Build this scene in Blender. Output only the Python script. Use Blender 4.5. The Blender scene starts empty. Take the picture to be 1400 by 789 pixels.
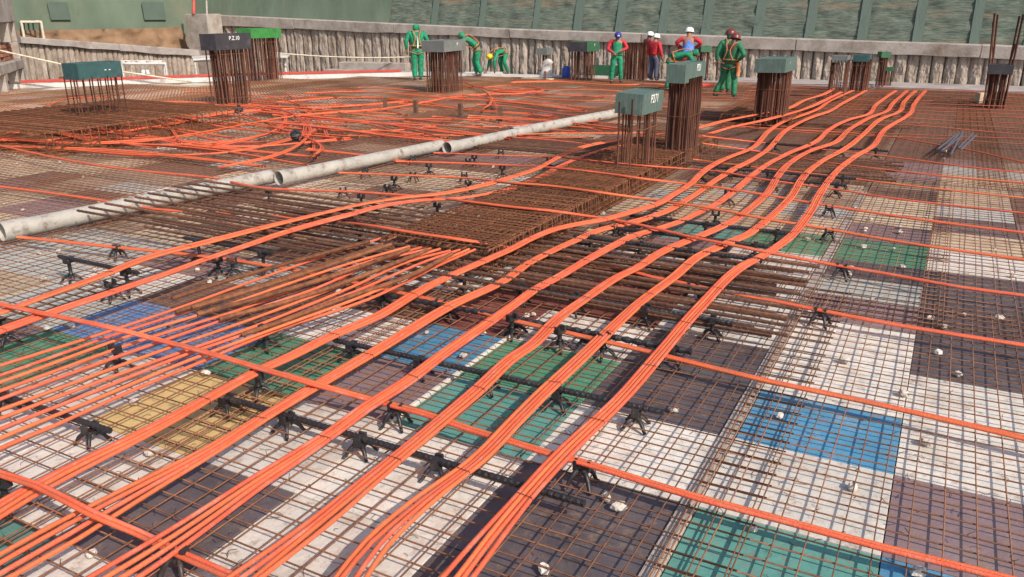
import bpy, math, random
import numpy as np
from mathutils import Vector, Matrix, noise
rnd = random.Random(7)
S = bpy.context.scene
C = S.collection
# ------------------------------------------------------------------ camera
F, CX, CY, H = 1101.0, 700.0, 394.5, 1.8
def _n(v):
    v = np.array(v, float); return v / np.linalg.norm(v)
_Y = _n((1322 - CX, 12 - CY, F)); _X = -_n((-1475 - CX, 28 - CY, F))
_X = _n(_X - _Y * _X.dot(_Y)); _Z = np.cross(_X, _Y)
if _Z[1] > 0: _Z = -_Z
R = np.stack([_X, _Y, _Z])
cam = bpy.data.cameras.new("camera"); co = bpy.data.objects.new("camera", cam); C.objects.link(co)
cam.sensor_width = 36; cam.lens = F / 1400 * 36; cam.clip_end = 3000; cam.clip_start = .05
m = Matrix.Identity(4)
for i in range(3):
    m[i][0] = R[i, 0]; m[i][1] = -R[i, 1]; m[i][2] = -R[i, 2]
m[2][3] = H
co.matrix_world = m
S.camera = co
# ------------------------------------------------------------------ light
SUN = Vector((1.14, -.50, 1.0)).normalized()
w = bpy.data.worlds.new("World"); S.world = w; w.use_nodes = True
nt = w.node_tree; bg = nt.nodes["Background"]
sk = nt.nodes.new("ShaderNodeTexSky"); sk.sky_type = 'NISHITA'; sk.sun_disc = False
sk.sun_elevation = math.asin(SUN.z); sk.sun_rotation = math.atan2(SUN.x, SUN.y); sk.dust_density = 2.0
nt.links.new(sk.outputs[0], bg.inputs[0]); bg.inputs[1].default_value = .15
sl = bpy.data.lights.new("sun", 'SUN'); sl.energy = 3.9; sl.angle = math.radians(.5); sl.color = (1, .91, .80)
so = bpy.data.objects.new("sun", sl); C.objects.link(so)
so.rotation_euler = SUN.to_track_quat('Z', 'Y').to_euler(); so.location = (20, 10, 30)
S.view_settings.view_transform = 'Standard'; S.view_settings.look = 'None'
S.view_settings.exposure = .14; S.view_settings.gamma = 1
# ------------------------------------------------------------------ helpers
def ray(px, py): return R @ np.array([(px - CX) / F, (py - CY) / F, 1.0])
def G(px, py, z=0.0):
    d = ray(px, py); t = (z - H) / d[2]; return Vector((d[0] * t, d[1] * t, z))
def AD(px, py, D):
    d = ray(px, py); t = D / math.hypot(d[0], d[1]); return Vector((d[0] * t, d[1] * t, H + d[2] * t))
def WP(px, py, Y):
    d = ray(px, py); t = Y / d[1]; return Vector((d[0] * t, Y, H + d[2] * t))
def U(a, b): return rnd.uniform(a, b)

def mat(name, col, rough=.7, var=.25, scale=8.0, col2=None, bump=0.0, bscale=60.0, metal=0.0, dirt=None, dscale=3.0, dlo=.52, dhi=.7, rvar=0.0, stretch=None, dirt2=None):
    M = bpy.data.materials.new(name); M.use_nodes = True
    t = M.node_tree; N = t.nodes; L = t.links; b = N["Principled BSDF"]
    b.inputs["Roughness"].default_value = rough; b.inputs["Metallic"].default_value = metal
    tc = N.new("ShaderNodeTexCoord"); src = tc.outputs["Object"]
    oi = N.new("ShaderNodeObjectInfo")
    ad = N.new("ShaderNodeVectorMath"); ad.operation = 'MULTIPLY_ADD'
    cb = N.new("ShaderNodeCombineXYZ")
    mu = N.new("ShaderNodeMath"); mu.operation = 'MULTIPLY'; mu.inputs[1].default_value = 37.0
    L.new(oi.outputs["Random"], mu.inputs[0])
    for k in range(3): L.new(mu.outputs[0], cb.inputs[k])
    L.new(src, ad.inputs[0]); ad.inputs[1].default_value = stretch or (1, 1, 1); L.new(cb.outputs[0], ad.inputs[2])
    src = ad.outputs[0]
    nz = N.new("ShaderNodeTexNoise"); nz.inputs["Scale"].default_value = scale; nz.inputs["Detail"].default_value = 6; nz.inputs["Roughness"].default_value = .65
    L.new(src, nz.inputs["Vector"])
    rp = N.new("ShaderNodeValToRGB"); e = rp.color_ramp.elements
    c2 = col2 or tuple(c * (1 - var) for c in col); c1 = col if col2 else tuple(min(1, c * (1 + var)) for c in col)
    e[0].position = .33; e[0].color = (*c2, 1); e[1].position = .67; e[1].color = (*c1, 1)
    L.new(nz.outputs[0], rp.inputs[0]); out = rp.outputs[0]
    if rvar:
        hs = N.new("ShaderNodeHueSaturation"); mr = N.new("ShaderNodeMapRange")
        mr.inputs[3].default_value = 1 - rvar; mr.inputs[4].default_value = 1 + rvar
        L.new(oi.outputs["Random"], mr.inputs[0]); L.new(mr.outputs[0], hs.inputs["Value"]); L.new(out, hs.inputs["Color"]); out = hs.outputs[0]
    if dirt:
        n2 = N.new("ShaderNodeTexNoise"); n2.inputs["Scale"].default_value = dscale; n2.inputs["Detail"].default_value = 8; n2.inputs["Roughness"].default_value = .7
        L.new(src, n2.inputs["Vector"])
        m2 = N.new("ShaderNodeMapRange"); m2.inputs[1].default_value = dlo; m2.inputs[2].default_value = dhi
        L.new(n2.outputs[0], m2.inputs[0])
        mx = N.new("ShaderNodeMixRGB"); L.new(m2.outputs[0], mx.inputs[0]); L.new(out, mx.inputs[1]); mx.inputs[2].default_value = (*dirt, 1); out = mx.outputs[0]
    if dirt2:
        n4 = N.new("ShaderNodeTexNoise"); n4.inputs["Scale"].default_value = dirt2[1]; n4.inputs["Detail"].default_value = 9; n4.inputs["Roughness"].default_value = .75
        L.new(src, n4.inputs["Vector"]); m4 = N.new("ShaderNodeMapRange"); m4.inputs[1].default_value = dirt2[2]; m4.inputs[2].default_value = dirt2[3]; m4.inputs[4].default_value = dirt2[4]
        L.new(n4.outputs[0], m4.inputs[0]); x4 = N.new("ShaderNodeMixRGB"); L.new(m4.outputs[0], x4.inputs[0]); L.new(out, x4.inputs[1]); x4.inputs[2].default_value = (*dirt2[0], 1); out = x4.outputs[0]
    L.new(out, b.inputs["Base Color"])
    if bump:
        n3 = N.new("ShaderNodeTexNoise"); n3.inputs["Scale"].default_value = bscale; n3.inputs["Detail"].default_value = 5
        L.new(src, n3.inputs["Vector"]); bp = N.new("ShaderNodeBump"); bp.inputs["Strength"].default_value = bump; bp.inputs["Distance"].default_value = .02
        L.new(n3.outputs[0], bp.inputs["Height"]); L.new(bp.outputs[0], b.inputs["Normal"])
    return M

RUST = mat("rusty_wire", (.30, .13, .06), .8, col2=(.15, .062, .034), scale=25, rvar=.3)
RUST2 = mat("rusty_rebar", (.265, .095, .036), .85, col2=(.105, .04, .019), scale=20, bump=.5, bscale=150, rvar=.35)
RUSTB = mat("dark_rebar", (.19, .083, .045), .85, col2=(.085, .038, .024), scale=14, bump=.5, bscale=150, rvar=.3)
RUSTD = mat("column_bar_rust", (.16, .057, .031), .85, col2=(.075, .028, .017), scale=9, bump=.4, bscale=90, rvar=.4, stretch=(6, 6, .6))
ORG = [mat("orange_sheath", c, .66, .13, 9, dirt2=((.62, .36, .26), 15, .62, .70, .65), dirt=d, dscale=7, dlo=.5, dhi=.78, rvar=.12, bump=.25, bscale=110) for c, d in
       (((.68, .122, .046), (.45, .15, .08)), ((.665, .106, .046), (.58, .24, .16)), ((.69, .140, .047), (.42, .15, .07)))]
ORGD = mat("dusty_orange_sheath", (.50, .105, .05), .7, .15, 4, dirt=(.26, .11, .06), dscale=1.5, dlo=.42, dhi=.62)
BLK = mat("black_plastic", (.02, .018, .02), .45, .3, 12, dirt=(.10, .075, .055), dscale=12, dlo=.5, dhi=.8)
BLKS = mat("black_sheathed_bar", (.022, .019, .021), .5, .3, 10, dirt=(.1, .08, .06), dscale=9, dlo=.55, dhi=.8, bump=.4, bscale=80)
PVC = mat("pvc_pipe", (.40, .37, .325), .6, .14, 5, dirt=(.20, .15, .12), dscale=8, dlo=.52, dhi=.66, bump=.3, bscale=40)
MORT = mat("white_mortar", (.60, .54, .47), .9, .15, 20, bump=.6, bscale=60, rvar=.15)
WIRE = mat("tie_wire", (.05, .03, .025), .7)
CONC = mat("concrete", (.36, .32, .30), .9, .18, 2.5, bump=.4, bscale=30, dirt=(.2, .15, .12), dscale=.9)
CONC2 = mat("pale_concrete", (.41, .36, .32), .9, .18, 3, bump=.4, bscale=30, dirt=(.21, .16, .125), dscale=1.6, dlo=.46, dhi=.7, dirt2=((.17, .12, .09), 6, .57, .7, .7))
PILE = mat("rough_pile", (.45, .38, .32), .95, col2=(.29, .235, .19), scale=7, bump=1.0, bscale=18, dirt=(.16, .11, .075), dscale=3.2, dlo=.55, dhi=.74, rvar=.12, stretch=(1, 1, .45), dirt2=((.17, .115, .075), 1.1, .5, .66, .6))
SOIL = mat("bare_soil", (.30, .19, .11), .95, col2=(.16, .09, .05), scale=1.5, bump=.8, bscale=9)
NETD = mat("netted_bank", (.175, .205, .16), .95, col2=(.055, .078, .062), scale=7, bump=1.0, bscale=12, dirt=(.24, .17, .11), dscale=1.1, dlo=.56, dhi=.72, stretch=(.5, 1, 3.4))
NETG = mat("green_net", (.115, .155, .11), .9, .16, .8, bump=.3, bscale=8, dirt=(.2, .2, .14), dscale=.35, dlo=.5, dhi=.8, stretch=(2, 1, .5))
NETP = mat("pale_green_net", (.125, .165, .138), .9, .2, 3, bump=.4, bscale=12, dirt=(.075, .105, .08), dscale=3, dlo=.42, dhi=.72, stretch=(2, 1, .7))
BRICK = mat("red_brick", (.34, .14, .09), .9, .25, 6, rvar=.2)
WHITE = mat("white_paint", (.62, .59, .56), .6, .12, 6, dirt=(.3, .25, .22), dscale=3)
GREY = mat("grey_steel_rod", (.10, .09, .11), .5, .2, 20)
REDP = mat("red_plastic", (.52, .07, .05), .5, .15, 4)
BLUEP = mat("blue_plastic", (.04, .09, .45), .4, .1)
ROPE = mat("pale_rope", (.62, .55, .42), .9)
WOOD = mat("grey_timber", (.40, .33, .28), .85, .25, 14, bump=.5, bscale=40, stretch=(6, .5, 1))
BROWNW = mat("brown_timber", (.13, .065, .04), .85, .25, 14, bump=.5, bscale=40)
def panel_mat(n, c, var=.12, dirt=(.30, .24, .19), dlo=.55, dhi=.85, rough=.7):
    return mat("board_" + n, c, rough, var, 3.5, dirt=dirt, dscale=5, dlo=dlo, dhi=dhi, bump=.2, bscale=30, rvar=.12, dirt2=((.26, .17, .11), 16, .53, .68, .75))
PAN = dict(
    white=panel_mat("white", (.66, .61, .54), .08, (.40, .30, .22), .5, .85), black=panel_mat("black", (.098, .078, .084), .3, (.14, .11, .10), .5, .85, .55),
    blue=panel_mat("blue", (.075, .25, .40), .12, (.36, .38, .40), .54, .74), teal=panel_mat("teal", (.10, .275, .235), .12, (.2, .36, .3), .58, .85),
    green=panel_mat("green", (.08, .25, .145), .15, (.26, .36, .26), .55, .85), mauve=panel_mat("mauve", (.24, .16, .165), .1, (.33, .25, .25), .55, .9),
    yellow=panel_mat("yellow", (.58, .41, .17), .1, (.45, .31, .15), .52, .85), dred=panel_mat("dark_red", (.17, .045, .035), .2, (.1, .04, .035)),
    royal=panel_mat("royal_blue", (.11, .23, .46), .12, (.34, .36, .42), .48, .75), grey=panel_mat("grey", (.42, .42, .38), .1),
    brown=panel_mat("brown", (.15, .083, .06), .2, (.12, .07, .05)), dust=panel_mat('dusty', (.33, .24, .17), .15, (.22, .14, .09), .45, .75), tan=panel_mat("tan", (.54, .42, .29), .12, (.35, .23, .14), .45, .8))
OVER = mat("green_overall", (.012, .25, .125), .8, .2, 9, bump=1.0, bscale=11, dirt=(.012, .12, .06), dscale=7, dlo=.48, dhi=.66)
OVERD = mat("dark_green_overall", (.02, .18, .08), .8, .25, 9, bump=1.0, bscale=11, dirt=(.03, .08, .04), dscale=7, dlo=.48, dhi=.66)
REDS = mat("red_shirt", (.50, .028, .04), .8, .2, 9, bump=.4, bscale=14)
MAROON = mat("faded_red_shirt", (.36, .045, .045), .8, .2, 9, bump=.4, bscale=14)
JEAN = mat("blue_jeans", (.075, .08, .13), .85, .25, 10)
BVEST = mat("blue_vest", (.10, .22, .62), .8, .25, 12)
SKIN = mat("skin", (.30, .15, .09), .6, .1); SKIND = mat("dark_skin", (.10, .05, .03), .6, .1)
WHELM = mat("white_helmet", (.85, .84, .82), .35, .03); YHELM = mat("yellow_helmet", (.80, .58, .02), .35, .05)
DHELM = mat("maroon_helmet", (.17, .035, .03), .35, .1); BHELM = mat("blue_cap", (.035, .04, .24), .6, .1)
HARN = mat("orange_webbing", (.52, .17, .06), .7, .1); BOOT = mat("boot", (.05, .035, .03), .7)
CAPG = mat("green_box_board", (.085, .135, .115), .75, .15, 8, dirt=(.16, .19, .17), dscale=6, stretch=(4, 4, 1))
CAPD = mat("dark_box_board", (.04, .036, .042), .65, .2, 8, dirt=(.09, .08, .08), dscale=6)
CAPB = mat("bright_green_board", (.04, .22, .05), .6, .2, 8, dirt=(.05, .12, .05), dscale=5); CAPM = mat("mid_green_board", (.035, .13, .06), .65, .2, 8, dirt=(.06, .09, .07), dscale=6); CAPT = mat("deep_green_board", (.03, .085, .085), .65, .2, 6, dirt=(.08, .13, .13), dscale=4)
CAPGR = mat("grey_box_board", (.15, .16, .15), .7, .15, 6)
PAINTW = mat("white_marking", (.85, .85, .82), .7, .05)

class MB:
    def __init__(s): s.v = []; s.f = []; s.mi = []
    def add(s, v, f, mi=0):
        o = len(s.v); s.v += [tuple(p) for p in v]; s.f += [tuple(i + o for i in q) for q in f]; s.mi += [mi] * len(f); return s
    def tube(s, pts, r, n=6, cap=True, mi=0, flat=1.0):
        pts = [Vector(p) for p in pts]; k = len(pts); v = []; f = []; up = None
        for i, p in enumerate(pts):
            t = (pts[min(i + 1, k - 1)] - pts[max(i - 1, 0)])
            t = t.normalized() if t.length > 1e-9 else Vector((0, 0, 1))
            if up is None: up = Vector((0, 0, 1)) if abs(t.z) < .9 else Vector((1, 0, 0))
            a = t.cross(up)
            if a.length < 1e-5: a = t.orthogonal()
            a.normalize(); b = a.cross(t); up = b
            rr = r[i] if isinstance(r, (list, tuple)) else r
            for j in range(n):
                an = 2 * math.pi * (j + .5) / n
                v.append(p + a * (math.cos(an) * rr) + b * (math.sin(an) * rr * flat))
        for i in range(k - 1):
            for j in range(n):
                j2 = (j + 1) % n; f.append((i * n + j, i * n + j2, (i + 1) * n + j2, (i + 1) * n + j))
        if cap: f.append(tuple(range(n))); f.append(tuple((k - 1) * n + j for j in reversed(range(n))))
        return s.add(v, f, mi)
    def box(s, c, d, rz=0, mi=0, ch=0.0):
        M = Matrix.Translation(Vector(c)) @ Matrix.Rotation(rz, 4, 'Z'); x, y, z = d[0] / 2, d[1] / 2, d[2] / 2
        if not ch:
            v = [M @ Vector((a * x, b * y, e * z)) for e in (-1, 1) for b in (-1, 1) for a in (-1, 1)]
            return s.add(v, [(0, 2, 3, 1), (4, 5, 7, 6), (0, 1, 5, 4), (2, 6, 7, 3), (0, 4, 6, 2), (1, 3, 7, 5)], mi)
        v = []; lv = [(-z, 1), (-z + ch, 0), (z - ch, 0), (z, 1)]
        for zz, ins in lv:
            q = ch if ins else 0
            for a, b in ((-1, -1), (1, -1), (1, 1), (-1, 1)): v.append(M @ Vector((a * (x - q), b * (y - q), zz)))
        f = [(3, 2, 1, 0), (12, 13, 14, 15)]
        for l in range(3):
            for j in range(4):
                j2 = (j + 1) % 4; f.append((l * 4 + j, l * 4 + j2, l * 4 + 4 + j2, l * 4 + 4 + j))
        return s.add(v, f, mi)
    def lathe(s, prof, n=16, M=Matrix.Identity(4), mi=0):
        v = []; f = []
        for r, z in prof:
            for j in range(n): a = 2 * math.pi * j / n; v.append(M @ Vector((r * math.cos(a), r * math.sin(a), z)))
        for i in range(len(prof) - 1):
            for j in range(n):
                j2 = (j + 1) % n; f.append((i * n + j, i * n + j2, (i + 1) * n + j2, (i + 1) * n + j))
        return s.add(v, f, mi)
    def mesh(s, name, mats, smooth=False):
        me = bpy.data.meshes.new(name); me.from_pydata(s.v, [], s.f)
        for mm in (mats if isinstance(mats, (list, tuple)) else [mats]): me.materials.append(mm)
        if any(s.mi): me.polygons.foreach_set("material_index", s.mi)
        if smooth: me.polygons.foreach_set("use_smooth", [True] * len(me.polygons))
        me.update(); return me
    def obj(s, name, mats, parent=None, smooth=False, **k): return link(name, s.mesh(name, mats, smooth), parent, **k)
def link(name, me, parent=None, loc=None, rz=0, label=None, cat=None, group=None, kind=None):
    o = bpy.data.objects.new(name, me); C.objects.link(o)
    if parent: o.parent = parent
    if loc is not None: o.location = loc
    if rz: o.rotation_euler = (0, 0, rz)
    for k, v in (("label", label), ("category", cat), ("group", group), ("kind", kind)):
        if v: o[k] = v
    return o
def thing(name, label, cat, loc=(0, 0, 0), rz=0, group=None): return link(name, None, None, loc, rz, label, cat, group)
def smooth_line(pts, step=.08):
    P = [Vector(p) for p in pts]
    if len(P) == 2: P = [P[0], P[0].lerp(P[1], .5), P[1]]
    out = []
    for i in range(len(P) - 1):
        p0 = P[i - 1] if i else P[0] * 2 - P[1]; p1, p2 = P[i], P[i + 1]
        p3 = P[i + 2] if i + 2 < len(P) else P[-1] * 2 - P[-2]
        # centripetal Catmull-Rom keeps unevenly spaced points from looping
        t1 = max((p1 - p0).length, 1e-4) ** .5; t2 = t1 + max((p2 - p1).length, 1e-4) ** .5; t3 = t2 + max((p3 - p2).length, 1e-4) ** .5
        n = max(2, int((p2 - p1).length / step))
        for k in range(n):
            t = t1 + (t2 - t1) * k / n
            A1 = p0 * ((t1 - t) / t1) + p1 * (t / t1); A2 = p1 * ((t2 - t) / (t2 - t1)) + p2 * ((t - t1) / (t2 - t1)); A3 = p2 * ((t3 - t) / (t3 - t2)) + p3 * ((t - t2) / (t3 - t2))
            B1 = A1 * ((t2 - t) / t2) + A2 * (t / t2); B2 = A2 * ((t3 - t) / (t3 - t1)) + A3 * ((t - t1) / (t3 - t1))
            out.append(B1 * ((t2 - t) / (t2 - t1)) + B2 * ((t - t1) / (t2 - t1)))
    out.append(P[-1]); return out

# ------------------------------------------------------------------ deck, ground
EDGE = [(-30, 4.0), (-21.8, 12.4), (-17.95, 17.3), (-14.6, 20.4), (-12.0, 21.9)]
def inside(x, y):
    if y > 21.9: return False
    for (x0, y0), (x1, y1) in zip(EDGE, EDGE[1:]):
        if y0 <= y < y1 or x0 <= x < x1: return x > x0 + (x1 - x0) * (y - y0) / (y1 - y0)
    return True
g = MB().add([(-400, -400, -3.2), (400, -400, -3.2), (400, 400, -3.2), (-400, 400, -3.2)], [(0, 1, 2, 3)]).obj("ground", SOIL, kind="structure")
poly = [(-30, 4), *EDGE[1:], (10, 21.9), (10, -4), (-30, -4)]
v = [(x, y, -.022) for x, y in poly] + [(x, y, -.22) for x, y in poly]; n = len(poly)
deck = MB().add(v, [tuple(reversed(range(n)))] + [(i, (i + 1) % n, n + (i + 1) % n, n + i) for i in range(n)]).obj("deck", mat("deck_ply", (.26, .19, .14), .85, .2, 4), kind="structure")
XB = [-.66, .02]
while XB[0] > -31: XB.insert(0, XB[0] - rnd.choice((.66, .69, .70, .70)))
XB[XB.index(-.66) - 1] = -1.37; i0 = XB.index(-1.37)
XB[i0 - 1] = -2.065; XB[i0 - 2] = -2.635; XB[i0 - 3] = -3.34; XB[i0 - 4] = -4.0; XB[i0 - 5] = -4.6
XB = [x for k, x in enumerate(XB) if k >= i0 - 5 or x < -5.0]
XB += [.66, 1.34, 2.02, 2.7, 3.4, 4.1, 4.8, 5.5, 6.2]
YB = [-.3, .25, .85, 1.40, 2.02, 2.67, 3.26, 3.80, 4.35, 4.98, 5.45, 5.93, 6.37, 7.0, 7.6, 8.2]
while YB[-1] < 21.3: YB.append(YB[-1] + rnd.choice((.55, .6, .62)))
# observed board colours, keyed by a point inside the board (world x, y)
SEEN = [(.3, 2.3, 'blue'), (.3, 3, 'mauve'), (.3, 3.5, 'white'), (.3, 4, 'white'), (.3, 4.6, 'black'), (.3, 5.2, 'black'), (.3, 5.7, 'black'), (.3, 6.1, 'black'), (.3, 6.7, 'white'), (.3, 7.3, 'tan'), (.3, 7.9, 'black'), (.3, 8.4, 'grey'),
        (-.3, 1.7, 'teal'), (-.3, 2.3, 'teal'), (-.3, 3, 'white'), (-.3, 3.5, 'blue'), (-.3, 4, 'white'), (-.3, 4.6, 'white'), (-.3, 5.2, 'mauve'), (-.3, 5.7, 'grey'), (-.3, 6.1, 'black'), (-.3, 6.7, 'green'), (-.3, 7.3, 'mauve'), (-.3, 7.9, 'tan'), (-.3, 8.4, 'tan'), (-.3, 9, 'brown'),
        (-1, 1.2, 'white'), (-1, 1.7, 'black'), (-1, 2.3, 'black'), (-1, 3, 'white'), (-1, 3.5, 'black'), (-1, 4, 'black'), (-1, 4.6, 'white'), (-1, 5.2, 'white'), (-1, 5.7, 'white'), (-1, 6.1, 'white'), (-1, 6.7, 'green'), (-1, 7.3, 'tan'), (-1, 7.9, 'grey'),
        (-1.7, 1.2, 'white'), (-1.7, 1.7, 'white'), (-1.7, 2.3, 'white'), (-1.7, 3, 'teal'), (-1.7, 3.5, 'green'), (-1.7, 4, 'white'), (-1.7, 4.6, 'dred'), (-1.7, 5.2, 'dred'), (-1.7, 5.7, 'white'), (-1.7, 6.1, 'mauve'), (-1.7, 6.7, 'teal'),
        (-2.3, 1.2, 'white'), (-2.3, 1.7, 'black'), (-2.3, 2.3, 'white'), (-2.3, 3, 'mauve'), (-2.3, 3.5, 'blue'), (-2.3, 4, 'dred'), (-2.3, 4.6, 'dred'), (-2.3, 5.2, 'brown'),
        (-3, 1.2, 'teal'), (-3, 1.7, 'white'), (-3, 2.3, 'yellow'), (-3, 3, 'green'), (-3, 3.5, 'white'), (-3, 4, 'brown'), (-3.7, 1.7, 'white'), (-3.7, 2.3, 'white'), (-3.7, 3, 'royal'), (-3.7, 3.5, 'brown'), (-3.7, 4, 'brown'),
        (-4.3, 1.7, 'white'), (-4.3, 2.3, 'green'), (-4.3, 3, 'royal'), (-4.3, 3.5, 'brown'), (-4.3, 4.6, 'brown'), (-5, 2.3, 'mauve'), (-5, 3, 'grey'), (-5, 3.5, 'white'), (-5, 4, 'mauve'), (-5.6, 4, 'grey'), (-5.6, 3.5, 'grey'), (-6.2, 4, 'grey'), (-5.6, 4.6, 'tan'), (-5, 4.6, 'tan'), (-4.3, 5.2, 'grey'), (-5, 5.2, 'tan')]
pal = ['white'] * 8 + ['tan'] * 5 + ['black'] * 4 + ['brown'] * 6 + ['mauve'] * 3 + ['grey'] * 3 + ['green', 'royal']
pal2 = ['tan'] * 7 + ['brown'] * 5 + ['mauve'] * 3 + ['grey'] * 3 + ['dust'] * 7 + ['white'] * 2
pal3 = ['brown'] * 8 + ['dust'] * 6 + ['mauve'] * 2 + ['tan'] * 2; pal4 = ['tan'] * 6 + ['dust'] * 4 + ['white'] * 2 + ['brown'] * 2
cells = []
for a, b in zip(XB, XB[1:]):
    for c, d in zip(YB, YB[1:]):
        mx, my = (a + b) / 2, (c + d) / 2
        if not inside(mx - .4, my + .4) or not inside(b, d): continue
        col = next((k for x, y, k in SEEN if a < x < b and c < y < d), None)
        if col is None:
            # skip boards clearly outside the view cone
            dx, dy = mx * R[0, 2] + my * R[1, 2], mx * R[0, 0] + my * R[1, 0]
            if dx < .3 or abs(dy) > dx * .85 + .8: continue
            col = rnd.choice(pal if math.hypot(mx, my) < 6 else pal2 if math.hypot(mx, my) < 11 else pal4 if mx < -9.5 else ['brown'] if mx > -3 and my > 11.5 else pal3)
        gx = .002; bx0 = a + (.036 if abs(a + .66) < .01 else gx); bx1 = b - (.036 if abs(b + .66) < .01 else gx)
        if abs(b + 2.065) < .01: bx1 -= .0
        cells.append((math.hypot(mx, my), bx0, bx1, c + .003, d - .003, col))
cells.sort()
far = MB(); fm = list(PAN)
for k, (D, a, b, c, d, col) in enumerate(cells):
    zt = U(-.002, .002)
    if k < 300:
        MB().box((0, 0, 0), (b - a, d - c, .02), ch=.0015).obj("formwork_panel", PAN[col], deck, loc=((a + b) / 2, (c + d) / 2, zt - .01))
    else: far.box(((a + b) / 2, (c + d) / 2, zt - .01), (b - a, d - c, .02), mi=fm.index(col))
far.obj("formwork_panel", [PAN[k] for k in fm], deck, kind="stuff")
for x, y0, y1, wd in ((-.66, 1.0, 9.0, .062), (-2.075, 2.67, 3.85, .02)):
    y = y0
    while y < y1:
        l = min(U(1.2, 1.8), y1 - y); MB().box((0, 0, 0), (wd, l - .006, .03), ch=.002).obj("batten", WOOD if wd > .03 else PAN['white'], deck, loc=(x, y + l / 2, -.004 + U(-.002, .002))); y += l

# landmarks name where alike things lie
MARKS = [(130, 157, "the low wide green box"), (312, 143, "the black box"), (405, 190, "the black bag"), (527, 151, "the leftmost timber stub"), (600, 158, "the middle timber stubs"), (684, 166, "the rightmost timber stub"), (609, 124, "the broad column"), (480, 120, "the worker seen from behind"),
         (746, 106, "the white bag"), (797, 108, "the half green box"), (842, 113, "the blue capped worker"), (870, 226, "the box lettered P271"), (932, 204, "the box lettered P21"), (1000, 134, "the maroon helmets"), (1054, 164, "the third boxed column"), (1160, 125, "the far pair of columns"), (1358, 146, "the tall leaning bars"),
         (1305, 195, "the grey rods"), (30, 320, "the open white pipe end"), (200, 280, "the nearest white pipe"), (480, 225, "the middle white pipe"), (660, 195, "the short white pipe"), (790, 168, "the farthest white pipe"), (690, 300, "the beam cage"), (40, 180, "the left cage"), (200, 230, "the bars on the pipe"), (60, 250, "the left edge boards"),
         (1200, 345, "the green board at right"), (1330, 340, "the white boards at right"), (1350, 440, "the black boards at right"), (1180, 260, "the bar stack ends"), (150, 400, "the royal blue board"), (400, 430, "the loose cable fan"), (820, 400, "the bare bar ends"), (950, 330, "the bundles right of the cage"), (340, 118, "the slab edge"), (100, 125, "the red barrier")]
def mark(p):
    c = R.T @ (np.array([p.x, p.y, .05]) - np.array([0, 0, H])); x, y = CX + F * c[0] / max(c[2], .1), CY + F * c[1] / max(c[2], .1)
    return min(MARKS, key=lambda q: (q[0] - x) ** 2 + (2 * (q[1] - y)) ** 2)[2]
# ------------------------------------------------------------------ rebar mesh sheets
ZM = .035; RW = .0033
def bar_mesh(L, axis, r=RW, n=4):
    out = []
    for k in range(4):
        pts = []
        m_ = max(3, int(L / .5))
        for i in range(m_ + 1):
            t = i / m_ * L; o = U(-.003, .003); h = U(-.003, .003)
            pts.append((o, t, h) if axis else (t, o, h))
        mb = MB().tube(pts, r, n); out.append(mb.mesh("mesh_bar", RUST, True))
    return out
def sheet(x0, y0, wx, ly, parts, label, sx=.1055, sy=.0945, dz=0, grp=None):
    t = thing("rebar_mesh", label, "rebar mesh", (x0, y0, ZM + dz), group=grp)
    nx, ny = int(wx / sx), int(ly / sy); ox = (wx - nx * sx) / 2; oy = (ly - ny * sy) / 2
    if parts:
        t.rotation_euler = (0, 0, U(-.003, .003))
        LA, LB = bar_mesh(ly, 1), bar_mesh(wx, 0)
        for i in range(nx + 1): link("bar", LA[rnd.randrange(4)], t, (ox + i * sx + U(-.004, .004), 0, .0035), U(-.0012, .0012))
        for i in range(ny + 1): link("bar", LB[rnd.randrange(4)], t, (0, oy + i * sy + U(-.003, .003), -.0035), U(-.0015, .0015))
    else:
        mb = MB()
        for i in range(nx + 1): mb.tube([(ox + i * sx, 0, .0035), (ox + i * sx + U(-.01, .01), ly, .0035)], RW, 3)
        for i in range(ny + 1): y = oy + i * sy; mb.tube([(0, y, -.0035), (wx, y + U(-.01, .01), -.0035)], RW, 3)
        o = mb.obj("bar", RUST, t); o["kind"] = "stuff"
KN = MB()
def knots(x0, y0, wx, ly, dz, sx=.1055, sy=.0945):
    nx, ny = int(wx / sx), int(ly / sy); ox = (wx - nx * sx) / 2; oy = (ly - ny * sy) / 2
    for i in range(nx + 1):
        for j in range(ny + 1):
            if rnd.random() < .13 and y0 + j * sy < 5.2:
                x, y, z = x0 + ox + i * sx, y0 + oy + j * sy, ZM + dz; a = U(0, 6.3); c, q = math.cos(a) * .011, math.sin(a) * .011
                KN.tube([(x - c, y - q, z - .006), (x, y, z + .0095), (x + c, y + q, z - .004)], .0014, 3, False); KN.tube([(x, y, z + .009), (x + q * U(.8, 1.8), y + c * U(.8, 1.8), z + U(.012, .024))], .0014, 3, False)
def far_lab(x0, y0, wx, ly): return "rusty wire mesh sheet lapped with its neighbours near " + mark(Vector((x0 + wx / 2, y0 + ly / 2, 0)))
def clipped(x0, y0, wx, ly): return inside(x0 - .1, y0 + ly + .1) and inside(x0 + wx, y0 + ly)
near_lab = {(-.65, 0): "rusty wire mesh over the teal and mauve boards at the bottom right corner", (-2.85, 0): "rusty wire mesh under the fanned orange bundles at the bottom of the photo",
            (-5.05, 0): "rusty wire mesh under the loose orange cables by the yellow board", (-7.25, 0): "rusty wire mesh at the left edge near the open pipe end",
            (0, 1): "rusty wire mesh beyond the brown lap strip on the right", (-2.29, 1): "rusty wire mesh over the green board right of the beam cage",
            (-4.49, 1): "rusty wire mesh under the wide rusty beam cage", (-6.69, 1): "rusty wire mesh between the white pipes and the beam cage"}
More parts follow.
